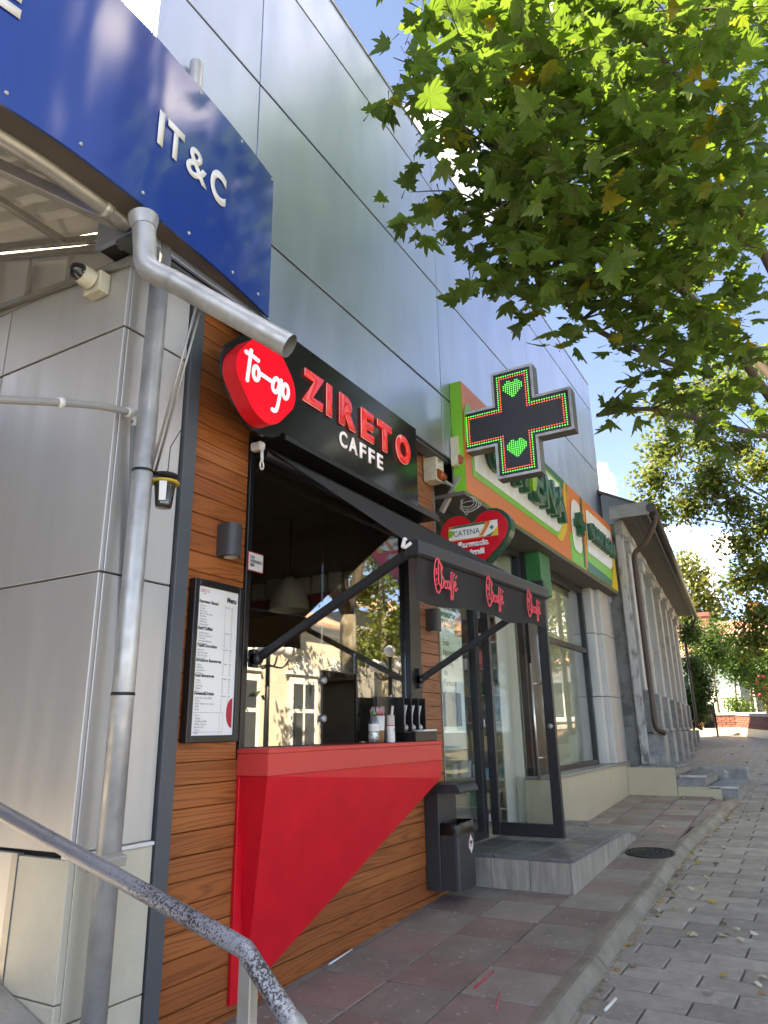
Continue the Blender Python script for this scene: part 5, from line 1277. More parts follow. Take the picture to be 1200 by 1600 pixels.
# dark bin / stump before the planter
pb = thing('dark_litter_bin', 'small dark slatted litter bin beside the brick planter wall', 'bin', (24.5, 2.75, gz(24.5)))
g = gz(24.5) - .07
MB().prism([(24.4, 2.62, g + .25), (24.4, 2.92, g + .25), (24.4, 2.95, g + .92), (24.4, 2.60, g + .92)], (.28, 0, 0)).build('bucket', M_BLACK, pb)
for k in range(5): MB().box(24.385, 24.398, 2.63 + k * .06, 2.67 + k * .06, g + .26, g + .9).build('slat', M_BROWN, pb)
MB().box(24.5, 24.56, 2.55, 2.60, g, g + 1.0).build('post', M_BROWN, pb)

# ------------------------------------------------------------------ white house with red roof
wh = thing('white_house', 'bright white single-storey house with red tiled roof beyond the garden', 'building', (42, 3, 1))
M_WH = mat('white house paint', (.80, .80, .78), .7, var=.06, vs_=.8)
WX = 38.0
mb = MB(); mb.box(WX, WX + 12, -9, 9.5, .8, 4.4); mb.build('wall', M_WH, wh)
MB().box(WX - .02, WX, -9, 9.5, .8, 1.5).build('base_band', M_BRICK, wh)
MB().box(WX - .25, WX, -9.2, 9.7, 4.15, 4.4).build('cornice', M_WH, wh)
M_ROOFT = mat('red roof tile', (.50, .30, .21), .8, var=.25, vs_=1.5, bump=.6, bs=4)
mb = MB()
mb.prism([(WX - .55, -9.6, 4.38), (WX - .55, 10, 4.38), (WX + 6, 7, 6.6), (WX + 6, -7, 6.6)], (0, 0, .12)); mb.prism([(WX + 6, -7, 6.6), (WX + 6, 7, 6.6), (WX + 12.5, 10, 4.38), (WX + 12.5, -9.6, 4.38)], (0, 0, .12)); 
rf_ = mb.build('roof', M_ROOFT, wh)
mb = MB()
for k in range(96):
    y = -9.4 + k * .2
    mb.tube([(WX - .54, y, 4.53), (WX + 5.9, y * .72 + .05, 6.74)], .035, 5, False)
tag(mb.build('roof_tile_rows', M_ROOFT, rf_), kind='stuff')
MB().tube([(WX - .62, -9.6, 4.35), (WX - .62, 10, 4.35)], .08, 8).build('gutter', M_BLACK, wh)
for (yy, xx, hh) in ((1.75, WX + 4.0, 7.6), (4.4, WX + 5.5, 7.5), (5.9, WX + 4.8, 7.9)):
    mb = MB(); mb.box(xx, xx + .5, yy - .24, yy + .24, 5.0, hh - .3); mb.box(xx - .06, xx + .56, yy - .3, yy + .3, hh - .42, hh - .2); mb.build('chimney', M_BRICK, rf_)
for yy in (-6, -3, -.5, 2.2, 4.9, 7.6):
    wd = MB().box(WX - .06, WX, yy - .75, yy + .75, 1.6, 3.7).build('window', M_WH, wh)
    MB().box(WX - .062, WX - .02, yy - .55, yy - .04, 1.75, 3.5).build('pane', mat('dark pane', (.05, .06, .07), .1) if 'dark pane' not in bpy.data.materials else bpy.data.materials['dark pane'], wd)
    MB().box(WX - .062, WX - .02, yy + .04, yy + .55, 1.75, 3.5).build('pane', bpy.data.materials['dark pane'], wd)
    MB().box(WX - .16, WX, yy - .9, yy + .9, 1.55, 1.68).build('sill', M_WH, wd)

# ------------------------------------------------------------------ cream house across the street (mirrored in the glass)
ch = thing('cream_house', 'cream stucco house with white pedimented windows across the street', 'building', (20, -10, 0))
M_CRH = mat('cream stucco', (.56, .52, .43), .85, var=.1, vs_=1.0)
CYF = -10.0
mb = MB(); mb.box(12.5, 23.2, CYF - 8, CYF, -.3, 4.6); mb.build('wall', M_CRH, ch)
MB().box(12.4, 23.3, CYF - 8.1, CYF + .14, 4.6, 4.85).build('cornice', M_WHITE, ch)
mb = MB(); mb.prism([(12.2, CYF + .4, 4.86), (23.5, CYF + .4, 4.86), (23.5, CYF - 4, 6.6), (12.2, CYF - 4, 6.6)], (0, 0, .1)); mb.build('roof', M_ROOFT, ch)
for xx in (14.2, 17.2, 20.3, 22.3):
    w_ = MB().box(xx - .78, xx + .78, CYF, CYF + .10, -.05, 3.0).build('window', M_WHITE, ch)
    for q in (-1, 1):
        MB().box(xx + .06 if q > 0 else xx - .6, xx + .6 if q > 0 else xx - .06, CYF + .02, CYF + .105, .2, 1.85).build('pane', bpy.data.materials['dark pane'], w_)
        MB().box(xx + .06 if q > 0 else xx - .6, xx + .6 if q > 0 else xx - .06, CYF + .02, CYF + .105, 1.98, 2.8).build('pane', bpy.data.materials['dark pane'], w_)
    MB().prism([(xx - .95, CYF, 3.1), (xx + .95, CYF, 3.1), (xx, CYF, 3.75)], (0, .16, 0)).build('pediment', M_WHITE, w_)
    MB().box(xx - .9, xx + .9, CYF, CYF + .2, -.2, -.06).build('sill', M_WHITE, w_)
g2 = thing('grey_house', 'pale grey house further down across the street', 'building', (36, -12, 0))
MB().box(27, 46, -20, -12, -.3, 6.5).build('wall', mat('pale grey stucco', (.26, .25, .23), .85, var=.1, vs_=.8), g2)
mb = MB(); mb.prism([(26.6, -11.5, 6.5), (46.4, -11.5, 6.5), (46.4, -16, 8.6), (26.6, -16, 8.6)], (0, 0, .1)); mb.build('roof', M_ROOFT, g2)
for k in range(6):
    w_ = MB().box(28.5 + k * 3, 30 + k * 3, -12, -11.92, 1.2, 3.8).build('window', bpy.data.materials['dark pane'], g2)
    MB().box(28.35 + k * 3, 30.15 + k * 3, -12, -11.90, 1.05, 1.18).build('sill', M_WHITE, w_)
# street lamp with globes
for (lx, ly, lab) in ((15.9, -4.0, 'street lamp with five white globes opposite the far shop window'), (11.2, -4.1, 'street lamp with five white globes opposite the kiosk')):
    lp = thing('street_lamp', lab, 'street lamp', (lx, ly, 0), 'globe street lamps across the street')
    mb = MB(); mb.tube([(lx, ly, -.2), (lx, ly, 3.0)], [.06, .04], 10)
    for k in range(4):
        a = k * math.pi / 2 + .5; d_ = Vector((math.cos(a), math.sin(a), 0))
        mb.tube(smooth_path([Vector((lx, ly, 2.5)), Vector((lx, ly, 2.5)) + d_ * .3 + Vector((0, 0, -.05)), Vector((lx, ly, 2.62)) + d_ * .45], 4), .02, 6)
    mb.build('pole', M_BLACK, lp)
    for k in range(5):
        c0 = Vector((lx, ly, 3.15)) if k == 4 else Vector((lx + .45 * math.cos(k * math.pi / 2 + .5), ly + .45 * math.sin(k * math.pi / 2 + .5), 2.78))
        MB().lathe([(.15 * math.sin(R(q * 20)), -.15 * math.cos(R(q * 20))) for q in range(10)], c0, 12).build('globe', mat('white globe', (.75, .75, .74), .3) if 'white globe' not in bpy.data.materials else bpy.data.materials['white globe'], lp)
# ------------------------------------------------------------------ trees
TIPS = [(2.71, 1.11, 5.06), (4.86, 1.83, 8.03), (2.84, 0.89, 5.10), (3.41, 0.78, 5.72), (4.95, 1.26, 7.75), (3.73, 0.42, 5.86), (3.68, 0.26, 5.57), (6.16, 0.47, 8.35), (3.60, 0.14, 5.59), (3.90, -0.07, 5.67), (6.00, -0.09, 8.16), (4.40, -0.30, 6.03), (4.63, -0.55, 6.09), (4.93, -0.67, 6.39), (2.71, 1.18, 4.93), (3.20, 1.31, 5.47), (3.94, 1.54, 6.45), (3.32, 1.09, 5.48), (4.94, 1.58, 7.73), (3.56, 0.94, 5.62), (4.27, 1.00, 6.48), (3.21, 0.60, 5.21), (4.35, 0.77, 6.72), (3.95, 0.47, 5.87), (3.75, 0.33, 5.53), (5.71, 0.48, 7.75), (3.95, 0.06, 5.56), (6.58, 0.18, 8.61), (3.75, -0.05, 5.26), (6.15, -0.13, 8.03), (4.38, -0.29, 5.92), (6.58, -0.49, 8.31), (4.14, -0.47, 5.54), (2.86, 1.13, 4.80), (4.62, 1.74, 7.14), (3.00, 0.92, 4.87), (3.22, 0.87, 5.10), (4.56, 1.34, 6.85), (3.76, 0.69, 5.48), (5.81, 1.12, 7.80), (3.36, 0.49, 4.99), (5.87, 0.96, 7.77), (3.97, 0.41, 5.57), (4.93, 0.43, 6.64), (3.80, 0.20, 5.14), (5.62, 0.32, 7.08), (3.83, -0.09, 5.15), (4.37, -0.26, 5.40), (4.78, -0.52, 5.85), (2.74, 1.11, 4.40), (3.50, 1.11, 5.08), (3.51, 0.91, 5.19), (5.02, 1.36, 6.88), (3.61, 0.77, 4.99), (5.20, 1.19, 6.57), (3.51, 0.48, 4.86), (6.00, 0.72, 7.54), (4.17, 0.35, 5.31), (5.03, 0.41, 6.03), (4.01, 0.23, 5.22), (4.99, 0.31, 6.12), (3.85, 0.07, 5.00), (5.37, 0.00, 6.32), (4.25, -0.18, 5.20), (6.12, -0.29, 6.91), (4.23, -0.31, 5.10), (3.18, 1.03, 4.59), (5.22, 1.63, 6.77), (3.42, 0.93, 4.79), (4.88, 1.44, 6.43), (3.56, 0.70, 4.65), (3.75, 0.54, 4.88), (6.28, 0.82, 7.25), (4.14, 0.40, 5.05), (4.91, 0.57, 5.79), (3.71, 0.28, 4.59), (5.33, 0.51, 6.00), (3.92, 0.13, 4.68), (7.01, 0.20, 7.26), (4.11, -0.13, 4.72), (5.75, -0.18, 6.05), (4.34, -0.34, 4.78), (3.22, 1.10, 4.44), (4.82, 1.66, 5.89), (3.61, 0.95, 4.73), (5.19, 1.31, 6.24), (3.41, 0.73, 4.31), (5.53, 1.13, 6.05), (3.57, 0.60, 4.40), (5.25, 0.97, 5.93), (4.27, 0.54, 4.95), (6.43, 0.75, 6.85), (3.93, 0.24, 4.62), (5.45, 0.34, 5.98), (4.51, 0.11, 5.02), (6.50, 0.02, 6.65), (4.78, -0.09, 5.02), (7.22, -0.12, 6.89), (5.07, -0.30, 5.18), (3.55, 1.27, 4.46), (3.81, 0.99, 4.63), (4.62, 1.23, 5.30), (3.50, 0.86, 4.20), (4.61, 1.12, 5.11), (3.81, 0.68, 4.44), (5.50, 0.98, 5.72), (3.84, 0.45, 4.43), (6.57, 0.91, 6.63), (4.08, 0.38, 4.40), (6.45, 0.51, 6.30), (4.24, 0.11, 4.43), (6.58, 0.05, 6.08), (4.38, -0.00, 4.55), (5.95, -0.04, 5.70), (4.51, -0.27, 4.50), (3.22, 1.12, 3.99), (3.78, 1.17, 4.32), (3.74, 0.86, 4.16), (4.89, 1.17, 4.97), (4.15, 0.73, 4.50), (5.84, 1.08, 5.90), (4.45, 0.52, 4.59), (5.34, 0.67, 5.42), (4.17, 0.30, 4.22), (6.98, 0.54, 6.18), (4.29, 0.12, 4.26), (6.68, 0.27, 5.99), (4.86, 0.01, 4.69), (7.62, -0.05, 6.48), (4.96, -0.21, 4.60), (3.57, 1.04, 3.93), (3.91, 0.91, 4.19), (6.51, 1.54, 6.17), (4.37, 0.73, 4.40), (5.49, 1.03, 5.32), (4.59, 0.70, 4.44), (5.58, 0.76, 5.04), (4.92, 0.37, 4.51), (7.18, 0.46, 6.06), (4.76, 0.15, 4.26), (5.96, 0.17, 5.15), (4.49, 0.06, 4.20), (6.71, 0.04, 5.65), (5.05, -0.23, 4.42), (3.90, 1.10, 3.99), (3.79, 0.97, 3.86), (3.88, 0.75, 3.84), (5.30, 1.11, 4.84), (4.33, 0.70, 4.03), (6.07, 1.10, 5.25), (4.43, 0.52, 3.91), (4.52, 0.30, 3.99), (5.92, 0.41, 4.99), (5.30, -0.00, 4.40), (6.73, -0.12, 5.28), (5.37, -0.11, 4.27), (4.57, 1.04, 4.01), (4.63, 0.77, 3.99), (4.68, 0.39, 3.94), (6.50, 0.64, 5.08), (4.85, 0.26, 3.81), (7.39, 0.35, 5.03), (5.21, 0.01, 4.04), (5.41, -0.07, 4.03), (4.97, 0.47, 3.71), (5.04, 0.34, 3.85), (5.49, 0.03, 3.97), (7.01, 0.16, 4.73), (5.61, -0.02, 4.01), (5.48, 0.46, 3.64), (5.98, 0.17, 3.79), (7.06, 0.17, 4.26), (6.16, -0.11, 3.83), (6.08, 0.45, 3.57), (6.38, -0.02, 3.69), (5.47, 0.50, 3.26), (3.09, 1.56, 4.25), (3.23, 1.55, 4.19), (2.71, 1.44, 4.83), (2.79, 1.51, 4.66), (3.42, 1.52, 4.07), (3.64, 1.43, 3.92)]
LINDEN = [(12.95, 1.34, 6.74), (13.06, 1.55, 6.07), (12.60, 1.72, 5.40), (13.56, 1.32, 5.06), (13.68, 0.91, 5.39), (14.41, 1.00, 6.55), (14.30, 0.89, 7.04), (13.60, 0.90, 5.61), (13.98, 0.59, 5.04), (14.39, 0.72, 3.70), (14.14, 0.49, 3.06), (14.54, 0.32, 3.91), (13.81, 0.13, 4.56), (14.04, 0.07, 5.71), (14.78, 0.45, 6.42), (15.03, -0.29, 6.89), (14.77, -0.01, 3.79), (14.48, -0.34, 5.14), (14.31, -0.60, 6.03), (14.32, 0.63, 7.39), (14.07, 1.07, 7.40), (14.40, 0.35, 7.63), (14.69, -0.36, 7.98), (14.14, -0.85, 6.92), (14.35, -0.59, 4.22), (13.04, 1.90, 4.90), (13.78, 0.58, 4.27), (14.11, 0.61, 2.62)]
FARTREE = [(55.84, 5.66, 11.47), (55.90, 6.54, 9.91), (56.72, 5.12, 9.88), (56.07, 7.21, 8.35), (56.89, 6.07, 7.88), (57.60, 4.86, 7.86), (57.06, 6.47, 6.76)]
BALLS = [(25.40, 2.52, 3.75), (27.61, 1.99, 3.48), (29.73, 1.64, 3.16), (32.21, 1.29, 3.55)]
TR = [(26.15, 2.62, 1.51), (28.12, 2.28, 1.58), (30.09, 1.96, 1.66), (32.68, 1.57, 1.79)]
SHRUB = [(22.29, 2.68, 3.75), (22.56, 2.77, 2.87), (22.77, 2.62, 2.51), (22.77, 2.95, 1.98), (22.95, 2.85, 1.63), (22.83, 3.17, 1.46), (22.91, 2.65, 2.07)]
GARDEN = [(26.84, 2.23, 1.87), (27.88, 1.28, 2.18), (27.80, 1.62, 1.87), (26.13, 2.70, 1.43), (26.51, 2.45, 1.43), (26.98, 2.00, 1.50)]
M_PLEAF = leaf_mat('plane leaf', (.078, .135, .026), (.135, .245, .035), .45, .35, .45)
M_LIND = leaf_mat('linden leaf', (.085, .125, .028), (.21, .27, .05), .5, .4, .42)
M_DGREEN = leaf_mat('dark green leaf', (.035, .085, .020), (.10, .20, .03), .5, .35, .35)
M_MGREEN = leaf_mat('mid green leaf', (.06, .13, .025), (.18, .30, .04), .5, .4, .4)
M_OLIVE = leaf_mat('olive leaf', (.10, .12, .035), (.24, .27, .05), .5, .4, .4)
M_PINE = leaf_mat('conifer needles', (.018, .045, .018), (.04, .08, .02), .6, .3, .2)
M_BARK = mat('plane bark', (.20, .17, .12), .85, var=.3, vs_=6, bump=.6, bs=25, col2=(.33, .30, .22))
M_TWIG = mat('twig bark', (.075, .058, .04), .85, var=.2)
# plane leaf: five toothed lobes
LOBE = [(0, -.06), (.10, -.13), (.20, -.10), (.17, -.02), (.33, -.03), (.48, .03), (.38, .10), (.43, .19), (.30, .20), (.36, .34), (.41, .48), (.28, .43), (.20, .37), (.19, .52), (.12, .55), (.10, .68), (.0, .86)]
OUT = LOBE + [(-a, b) for a, b in LOBE[-2:0:-1]]
def leaf_verts(k=0, curl=.12):
    r_ = random.Random(k); vs = [(0, .12, 0)]
    for a, b in OUT:
        a2, b2 = a * (1 + r_.uniform(-.10, .10)), b * (1 + r_.uniform(-.08, .08))
        vs.append((a2, b2, -curl * abs(a2) * 1.2 - curl * .8 * max(0, b2 - .2) + r_.uniform(-.02, .02)))
    n = len(OUT)
    return [Vector(v) for v in vs], [(0, 1 + i, 1 + (i + 1) % n) for i in range(n)]
LEAVES = [leaf_verts(k, c) for k, c in ((1, .10), (2, .28), (3, .42), (4, -.18), (5, .60))]

def tree(name, label, base, group=None):
    return thing(name, label, 'tree', base, group)
def limb(mb, pts, r0, r1, n=8, k=4):
    pts = smooth_path(pts, k); m = len(pts) - 1
    mb.tube(pts, [r0 + (r1 - r0) * (i / m) ** .8 for i in range(m + 1)], n)
    return pts

PT = tree('plane_tree', 'big-leaved plane tree whose crown hangs over the pavement from the right', (9.2, -.9, gz(9.2)))
tb_ = MB(); fork = Vector((9.0, -.8, 2.9))
limb(tb_, [Vector((9.25, -.9, -.2)), Vector((9.2, -.9, .8)), Vector((9.1, -.85, 2.0)), fork], .15, .12, 14)
tb_.build('trunk', M_BARK, PT)
limbs = []
lm = MB()
for pts, r0 in (([fork, (7.6, -.2, 4.2), (6.2, .3, 4.8), (5.0, .8, 5.0), (3.9, 1.3, 5.1)], .06), ([fork, (8.0, -.6, 4.8), (6.6, -.2, 5.9), (5.2, .1, 6.3), (4.0, .5, 6.1)], .07),
                ([fork, (8.3, -.4, 3.9), (7.2, .3, 4.0), (6.2, .8, 3.9), (5.4, 1.1, 3.6)], .04), ([fork, (7.6, .0, 4.3), (6.0, .7, 4.3), (5.0, 1.05, 4.25), (4.2, 1.3, 4.6)], .03), ([fork, (8.6, -1.4, 5.0), (7.6, -1.3, 6.8), (6.0, -.9, 7.3)], .09),
                ([fork, (9.4, -.4, 5.0), (9.4, .4, 6.6), (9.0, .9, 7.6)], .09), ([fork, (9.8, -1.6, 4.6), (11.2, -2.0, 6.2), (11.8, -2.2, 7.6)], .10), ([fork, (8.9, -2.2, 4.8), (8.2, -3.4, 6.0), (7.6, -4.2, 7.0)], .09)):
    limbs.append(limb(lm, [Vector(p) for p in pts], r0, .018))
lm.build('limb', M_TWIG, PT)
tips = [Vector(p) for p in TIPS]
tr_ = random.Random(11)
for _ in range(80):                          # the rest of the crown, out of the picture
    a = tr_.uniform(0, 6.283); q = math.sqrt(tr_.random())
    p = Vector((8.6 + 3.9 * q * math.cos(a), -1.6 + 3.0 * q * math.sin(a), 5.6 + tr_.uniform(-1.0, 2.8)))
    d = p - EYE; z = d.dot(fw)
    if z > 0 and abs(d.dot(rt) / z) < .60 and abs(d.dot(up) / z) < .78: continue
    tips.append(p)
allp = [p for l in limbs for p in l[4:]]
tw = MB(); cand = []
for ti, tp in enumerate(tips):
    nb_ = min(allp, key=lambda p: (p - tp).length + .25 * abs(p.z - tp.z))
    mid = nb_.lerp(tp, .55) + Vector((tr_.uniform(-.12, .12), tr_.uniform(-.12, .12), tr_.uniform(.0, .22)))
    L_ = (tp - nb_).length
    path = limb(tw, [nb_, mid, tp], .006 + .004 * min(L_, 2), .0025, 5, 5)
    visible = ti < len(TIPS)
    nl = (6 if ti >= len(TIPS) - 6 else 17) if visible else 14
    for k in range(nl):
        t = 1 - tr_.random() ** 1.6 * min(.8, .55 / max(.3, L_))
        i = t * (len(path) - 1); i0 = min(int(i), len(path) - 2); p = path[i0].lerp(path[i0 + 1], i - i0)
        sp_ = (.08 if ti >= len(TIPS) - 6 else .165) if visible else .35
        p = p + Vector((tr_.gauss(0, sp_), tr_.gauss(0, sp_), tr_.gauss(-.03, sp_ * .75)))
        size = .09 + .125 * tr_.random() ** .8 * (1.0 if visible else 1.5)
        az = tr_.uniform(0, 6.283); tilt_ = abs(tr_.gauss(0, .55)); ta_ = tr_.uniform(0, 6.283)
        nrm_ = Vector((math.sin(tilt_) * math.cos(ta_), math.sin(tilt_) * math.sin(ta_), math.cos(tilt_)))
        u_ = Vector((math.cos(az), math.sin(az), -.35)); v_ = (u_ - nrm_ * u_.dot(nrm_)).normalized(); w_ = v_.cross(nrm_)
        cand.append((p, size, w_, v_, nrm_, tr_.randrange(5)))
tag(tw.build('twigs', M_TWIG, PT), kind='stuff')
def prominence(c):
    d = c[0] - EYE; z = d.dot(fw)
    if z < .5 or abs(d.dot(rt) / z) > .55 or abs(d.dot(up) / z) > .73: return 0
    return c[1] / z
cand = [c for c in cand if (c[0] - EYE).length > 2.6 and not (c[0].y > 2.25 and c[0].x < 10.9)]
order = sorted(range(len(cand)), key=lambda i: -prominence(cand[i]))
single = set(order[:298])
leaf_me = []
for vs, fs in LEAVES:
    mb = MB(); mb.add(vs, fs, False); leaf_me.append(mb.mesh('leaf', M_PLEAF))
lv = MB(); stems = MB()
for i, (p, s_, w_, v_, n_, k) in enumerate(cand):
    if i in single:
        o = link('leaf', leaf_me[k], PT, p)
        o.matrix_basis = Matrix(((w_.x * s_, v_.x * s_, n_.x * s_, o.location.x), (w_.y * s_, v_.y * s_, n_.y * s_, o.location.y), (w_.z * s_, v_.z * s_, n_.z * s_, o.location.z), (0, 0, 0, 1)))
    else:
        vs, fs = LEAVES[k]
        lv.add([p + w_ * (q.x * s_) + v_ * (q.y * s_) + n_ * (q.z * s_) for q in vs], fs)
    stems.add([p, p - v_ * (s_ * .5) + w_ * .004, p - v_ * (s_ * .5) - w_ * .004], [(0, 1, 2)])
tag(lv.build('foliage', M_PLEAF, PT), kind='stuff'); tag(stems.build('leaf_stems', M_TWIG, PT), kind='stuff')

def puff(mb, c, r, n, size, rg, flat=.8, shell=.55):
    """n small folded leaves spread through an uneven ball"""
    c = Vector(c)
    for _ in range(n):
        d = Vector((rg.gauss(0, 1), rg.gauss(0, 1), rg.gauss(0, 1))).normalized()
        q = shell + (1 - shell) * rg.random() if rg.random() < .75 else rg.random()
        p = c + Vector((d.x * r, d.y * r, d.z * r * flat)) * q * (1 + .18 * math.sin(d.x * 5 + c.x * 3) * math.cos(d.z * 6 + c.y * 2))
        nn = (d * .7 + Vector((rg.gauss(0, .6), rg.gauss(0, .6), rg.gauss(.5, .6)))).normalized()
        a = nn.cross(Vector((rg.gauss(0, 1), rg.gauss(0, 1), rg.gauss(0, 1)))).normalized(); b = nn.cross(a)
        s_ = size * rg.uniform(.6, 1.35)
        mb.add([p - b * s_ * .9, p + a * s_ * .5 - nn * s_ * .12, p + b * s_ * .9, p - a * s_ * .5 - nn * s_ * .12], [(0, 1, 2), (0, 2, 3)])
rg2 = random.Random(5)
LT = tree('linden_tree', 'small-leaved sunlit tree beyond the plane tree, hanging in from the right', (15.8, -1.6, gz(15.8)))
mb = MB(); fk = Vector((15.7, -1.5, 3.4)); limb(mb, [Vector((15.8, -1.6, .2)), Vector((15.8, -1.6, 1.8)), fk], .2, .14, 10); mb.build('trunk', M_BARK, LT)
mb = MB(); cr2 = MB()
for c in LINDEN + [(16.5 + rg2.uniform(-2, 2), -2 + rg2.uniform(-1.6, 1.0), 5.5 + rg2.uniform(-1, 3)) for _ in range(26)]:
    c = Vector(c); limb(mb, [fk, fk.lerp(c, .5) + Vector((0, 0, .4)), c], .035, .006, 5, 4)
    puff(cr2, c, .52, 760, .056, rg2, .85, .15)
mb.build('limb', M_TWIG, LT); tag(cr2.build('crown', M_LIND, LT), kind='stuff')

FT = tree('tall_far_tree', 'tall pale green tree rising behind the white house', (56.4, 6, 1.2))
mb = MB(); limb(mb, [Vector((56.4, 6, 0)), Vector((56.4, 6, 6)), Vector((56.3, 5.9, 10))], .4, .1, 8); mb.build('trunk', M_TWIG, FT)
mb = MB()
for c in FARTREE + [(56, 6.3, 12.6), (56.5, 5.2, 8.5), (56, 7, 9.5)]: puff(mb, c, 1.7, 520, .21, rg2, .9, .3)
mb.build('crown', M_OLIVE, FT)
for k, (c, b) in enumerate(zip(BALLS, TR)):
    lab = ['round-headed little tree nearest the brick planter, just past the old house', 'second round-headed little tree in the garden row', 'third round-headed little tree in the garden row', 'last round-headed little tree in the garden row, by the frame edge'][k]
    o = tree('ball_tree', lab, (b[0], b[1], b[2] - .2), 'round-headed trees in the garden')
    c, b = Vector(c), Vector(b); r_ = (.92, .84, .80, .85)[k]
    mb = MB(); limb(mb, [b - Vector((0, 0, .4)), b.lerp(c, .4), c], .045, .03, 8); mb.build('trunk', M_BARK, o)
    mb = MB(); puff(mb, c, r_, 2300, .07, rg2, .95, .4); puff(mb, c - Vector((0, 0, .5)), r_ * .62, 500, .065, rg2, 1.1, .4); mb.build('crown', (M_DGREEN, M_DGREEN, M_DGREEN, M_MGREEN)[k], o)
SB = thing('climbing_shrub', 'dark leafy shrub spilling over at the far end of the old house', 'shrub', (22.6, 2.9, gz(22.6)))
mb = MB()
for c in SHRUB: puff(mb, c, .46, 900, .055, rg2, .9, .3)
mb.build('foliage', M_DGREEN, SB)
mb = MB()
for c in SHRUB: limb(mb, [Vector((22.8, 3.1, .7)), Vector((22.7, 2.9, 1.5)), Vector(c)], .02, .006, 5, 3)
mb.build('stem', M_TWIG, SB)
for k, (c, r_, n_, mt, lab) in enumerate(((GARDEN[0], .42, 700, M_MGREEN, 'small bright shrub behind the brick planter wall'), (GARDEN[1], .55, 900, M_OLIVE, 'loose shrub with red blooms near the frame edge'), ((27.4, 1.9, 1.7), .4, 500, M_MGREEN, 'low shrub in the garden between the little trees'))):
    o = thing('garden_shrub', lab, 'shrub', (c[0], c[1], 1.3))
    mb = MB(); puff(mb, c, r_, n_, .05, rg2, 1.1, .3); mb.build('foliage', mt, o)
    mb = MB(); limb(mb, [Vector((c[0], c[1], 1.1)), Vector(c)], .02, .01, 5, 3); mb.build('stem', M_TWIG, o)
    if k == 1:
        mb = MB()
        for _ in range(26):
            p = Vector(c) + Vector((rg2.gauss(0, .3), rg2.gauss(0, .3), rg2.gauss(.05, .3))); mb.lathe([(0, .05), (.045, .02), (.05, -.02), (0, -.03)], p, 6)
        tag(mb.build('blooms', mat('red bloom', (.45, .02, .03), .5), o), kind='stuff')
mb = MB()
for c in GARDEN[3:] + [(27.2, 1.6, 1.4), (27.6, 2.3, 1.4), (26.9, 2.7, 1.4)]:
    for _ in range(34):
        a = rg2.uniform(0, 6.283); d_ = Vector((math.cos(a), math.sin(a), 0)); b0 = Vector(c) + d_ * rg2.uniform(0, .15) - Vector((0, 0, .2)); s_ = rg2.uniform(.25, .5); w_ = Vector((-d_.y, d_.x, 0)) * .022
        mb.add([b0 - w_, b0 + w_, b0 + d_ * s_ * .35 + Vector((0, 0, s_))], [(0, 1, 2)])
tag(mb.build('border_plants', M_MGREEN), 'spiky green border plants along the brick planter', 'plants', kind='stuff')

# trees across the street, seen in the glass and in the sheet metal
for k, (bx_, by_, hh, kind_) in enumerate(((26, -8.5, 8, 0), (31, -7.5, 9, 0), (38, -8, 9, 0), (8.6, -6.8, 20, 1), (11.4, -7.6, 20, 1), (3.5, -9.5, 13, 0), (-3, -10, 10, 0), (47, -7, 10, 0), (19.5, -6.4, 7.5, 0))):
    lab = ('broad tree across the street past the cream house', 'second broad tree across the street', 'third broad tree across the street', 'tall dark conifer across the street opposite the canopy', 'taller dark conifer across the street beside the cream house', 'broad tree across the street behind the viewer', 'broad tree far behind the viewer', 'broad tree at the far end of the street', 'small broad tree before the cream house')[k]
    o = tree('conifer' if kind_ else 'street_tree', lab, (bx_, by_, gz(bx_) - .1), 'trees across the street')
    b0 = Vector((bx_, by_, gz(bx_) - .2)); mb = MB(); limb(mb, [b0, b0 + Vector((.1, .1, hh * .45)), b0 + Vector((0, 0, hh * .9))], .2, .05, 8, 4); 
    mb.build('trunk', M_BARK, o); mb = MB()
    if kind_:
        for q in range(15):
            z = 1.6 + (hh - 1.6) * q / 14; rr = 2.3 * (1 - q / 15.5) + .2
            for s_ in range(5):
                a = q * 1.1 + s_ * 1.257; puff(mb, b0 + Vector((math.cos(a) * rr * .55, math.sin(a) * rr * .55, z)), rr * .52, 70, .14, rg2, .6, .2)
        mb.build('crown', M_PINE, o)
    else:
        for q in range(20):
            a = rg2.uniform(0, 6.283); rr = hh * .30 * math.sqrt(rg2.random()); puff(mb, b0 + Vector((math.cos(a) * rr, math.sin(a) * rr, hh * rg2.uniform(.42, .95))), hh * .13, 210, .12, rg2, .8, .25)
        mb.build('crown', M_OLIVE if k % 2 else M_LIND, o)

# ------------------------------------------------------------------ litter
fl_mats = [mat('dry leaf %d' % i, c, .7, var=.2, vs_=30) for i, c in enumerate(((.42, .38, .27), (.50, .33, .07), (.30, .20, .10), (.45, .42, .34), (.20, .05, .03)))]
fl_me = []
for i, m_ in enumerate(fl_mats):
    vs, fs = leaf_verts(20 + i, .35); mb = MB(); mb.add(vs, fs); fl_me.append(mb.mesh('fallen_leaf', m_))
LBL = ['pale dry leaf lying on the grey pavers', 'yellow leaf lying on the paving', 'brown curled leaf lying on the paving', 'whitish dry leaf lying on the paving', 'dark red leaf lying by the kerb']
fr_ = random.Random(21)
def drop(x, y, k, s_):
    z = gz(x) + (.002 if y > kerb_y(x) else (-.058 if y < kerb_y(x) - .13 else -.02))
    o = link('fallen_leaf', fl_me[k], None, (x, y, z + .012 * s_ / .06), (fr_.uniform(-.5, .5), fr_.uniform(-.5, .5), fr_.uniform(0, 6.28)), (s_, s_, s_ * .8))
    tag(o, LBL[k], 'leaf', ('pale leaves', 'yellow leaves', 'brown leaves', 'whitish leaves', 'red leaves')[k] + ' fallen on the paving')
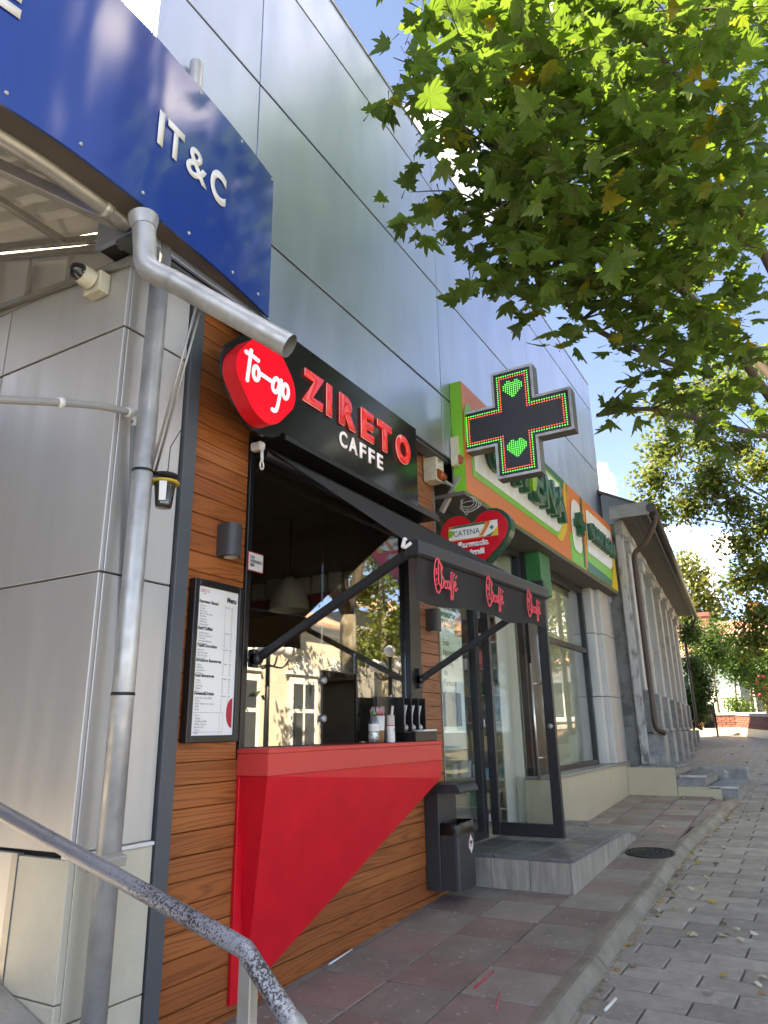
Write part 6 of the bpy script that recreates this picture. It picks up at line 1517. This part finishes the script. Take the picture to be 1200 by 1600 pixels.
for (x, y) in ((4.7, 1.13), (5.05, .83), (5.55, 1.0), (5.8, .78), (6.5, .92), (6.9, 1.03), (4.42, .62), (5.2, .52)): drop(x, y, fr_.choice([1, 1, 3, 0]), fr_.uniform(.055, .085))
for _ in range(62):
    x = 4.0 + 9 * fr_.random() ** 1.1; y = fr_.uniform(.03 * x + .05, 1.1); drop(x, y, fr_.choices([0, 1, 2, 3], [4, 1, 2, 4])[0], fr_.uniform(.03, .065))
for _ in range(40):
    x = 4.0 + 6.5 * fr_.random(); drop(x, kerb_y(x) - .15 - abs(fr_.gauss(0, .03)), fr_.choices([0, 1, 2, 3, 4], [4, 1, 4, 3, .6])[0], fr_.uniform(.025, .06))
for _ in range(26):
    x = fr_.uniform(12, 20); drop(x, fr_.uniform(.6, 1.7), fr_.choice([0, 3, 1]), fr_.uniform(.05, .10))
for x, y in ((9.9, 2.22), (10.2, 2.1), (10.45, 1.95), (9.3, 2.27), (8.7, 2.27), (10.4, 1.6), (8.2, 1.5), (7.7, 1.62), (9.5, 1.5)): drop(x, y, fr_.choice([0, 1, 3]), fr_.uniform(.04, .07))
grit = MB()
for _ in range(900):
    x = 3.0 + 7.5 * fr_.random(); y = kerb_y(x) - .135 - abs(fr_.gauss(0, .018)); s_ = fr_.uniform(.003, .011)
    a = fr_.uniform(0, 6.28)
    grit.add([(x + s_ * math.cos(a), y + s_ * math.sin(a), gz(x) - .058), (x - s_ * .7, y + s_ * .5, gz(x) - .054), (x + s_ * .3, y - s_ * .8, gz(x) - .05)], [(0, 1, 2)])
tag(grit.build('gutter_grit', fl_mats[2]), 'brown leaf crumbs and grit along the foot of the kerb', 'grit', kind='stuff')
def straw(p, q, r_, m_, lab):
    o = MB().tube([p, q], r_, 8).build('drinking_straw', m_, None, ((p[0] + q[0]) / 2, (p[1] + q[1]) / 2, p[2])); tag(o, lab, 'straw', 'straws dropped on the ground')
M_RST = mat('red litter straw', (.5, .02, .05), .4)
straw((3.62, 1.62, gz(3.62) + .006), (3.86, 1.62, gz(3.86) + .006), .0042, M_RST, 'thin red straw lying on a red paving tile, the further one')
straw((3.44, 1.44, gz(3.44) + .006), (3.62, 1.49, gz(3.62) + .006), .0042, mat('pale red straw', (.5, .12, .14), .4), 'pale red straw lying on the tiles nearest the kerb')
straw((3.78, 1.045, gz(3.78) - .055), (3.93, 1.03, gz(3.93) - .055), .007, M_WHITE, 'flat white straw lying on the pavers beside the kerb')
straw((3.60, 2.46, gz(3.6) + .006), (3.86, 2.475, gz(3.86) + .006), .005, M_WHITE, 'white straw lying at the foot of the wooden wall')
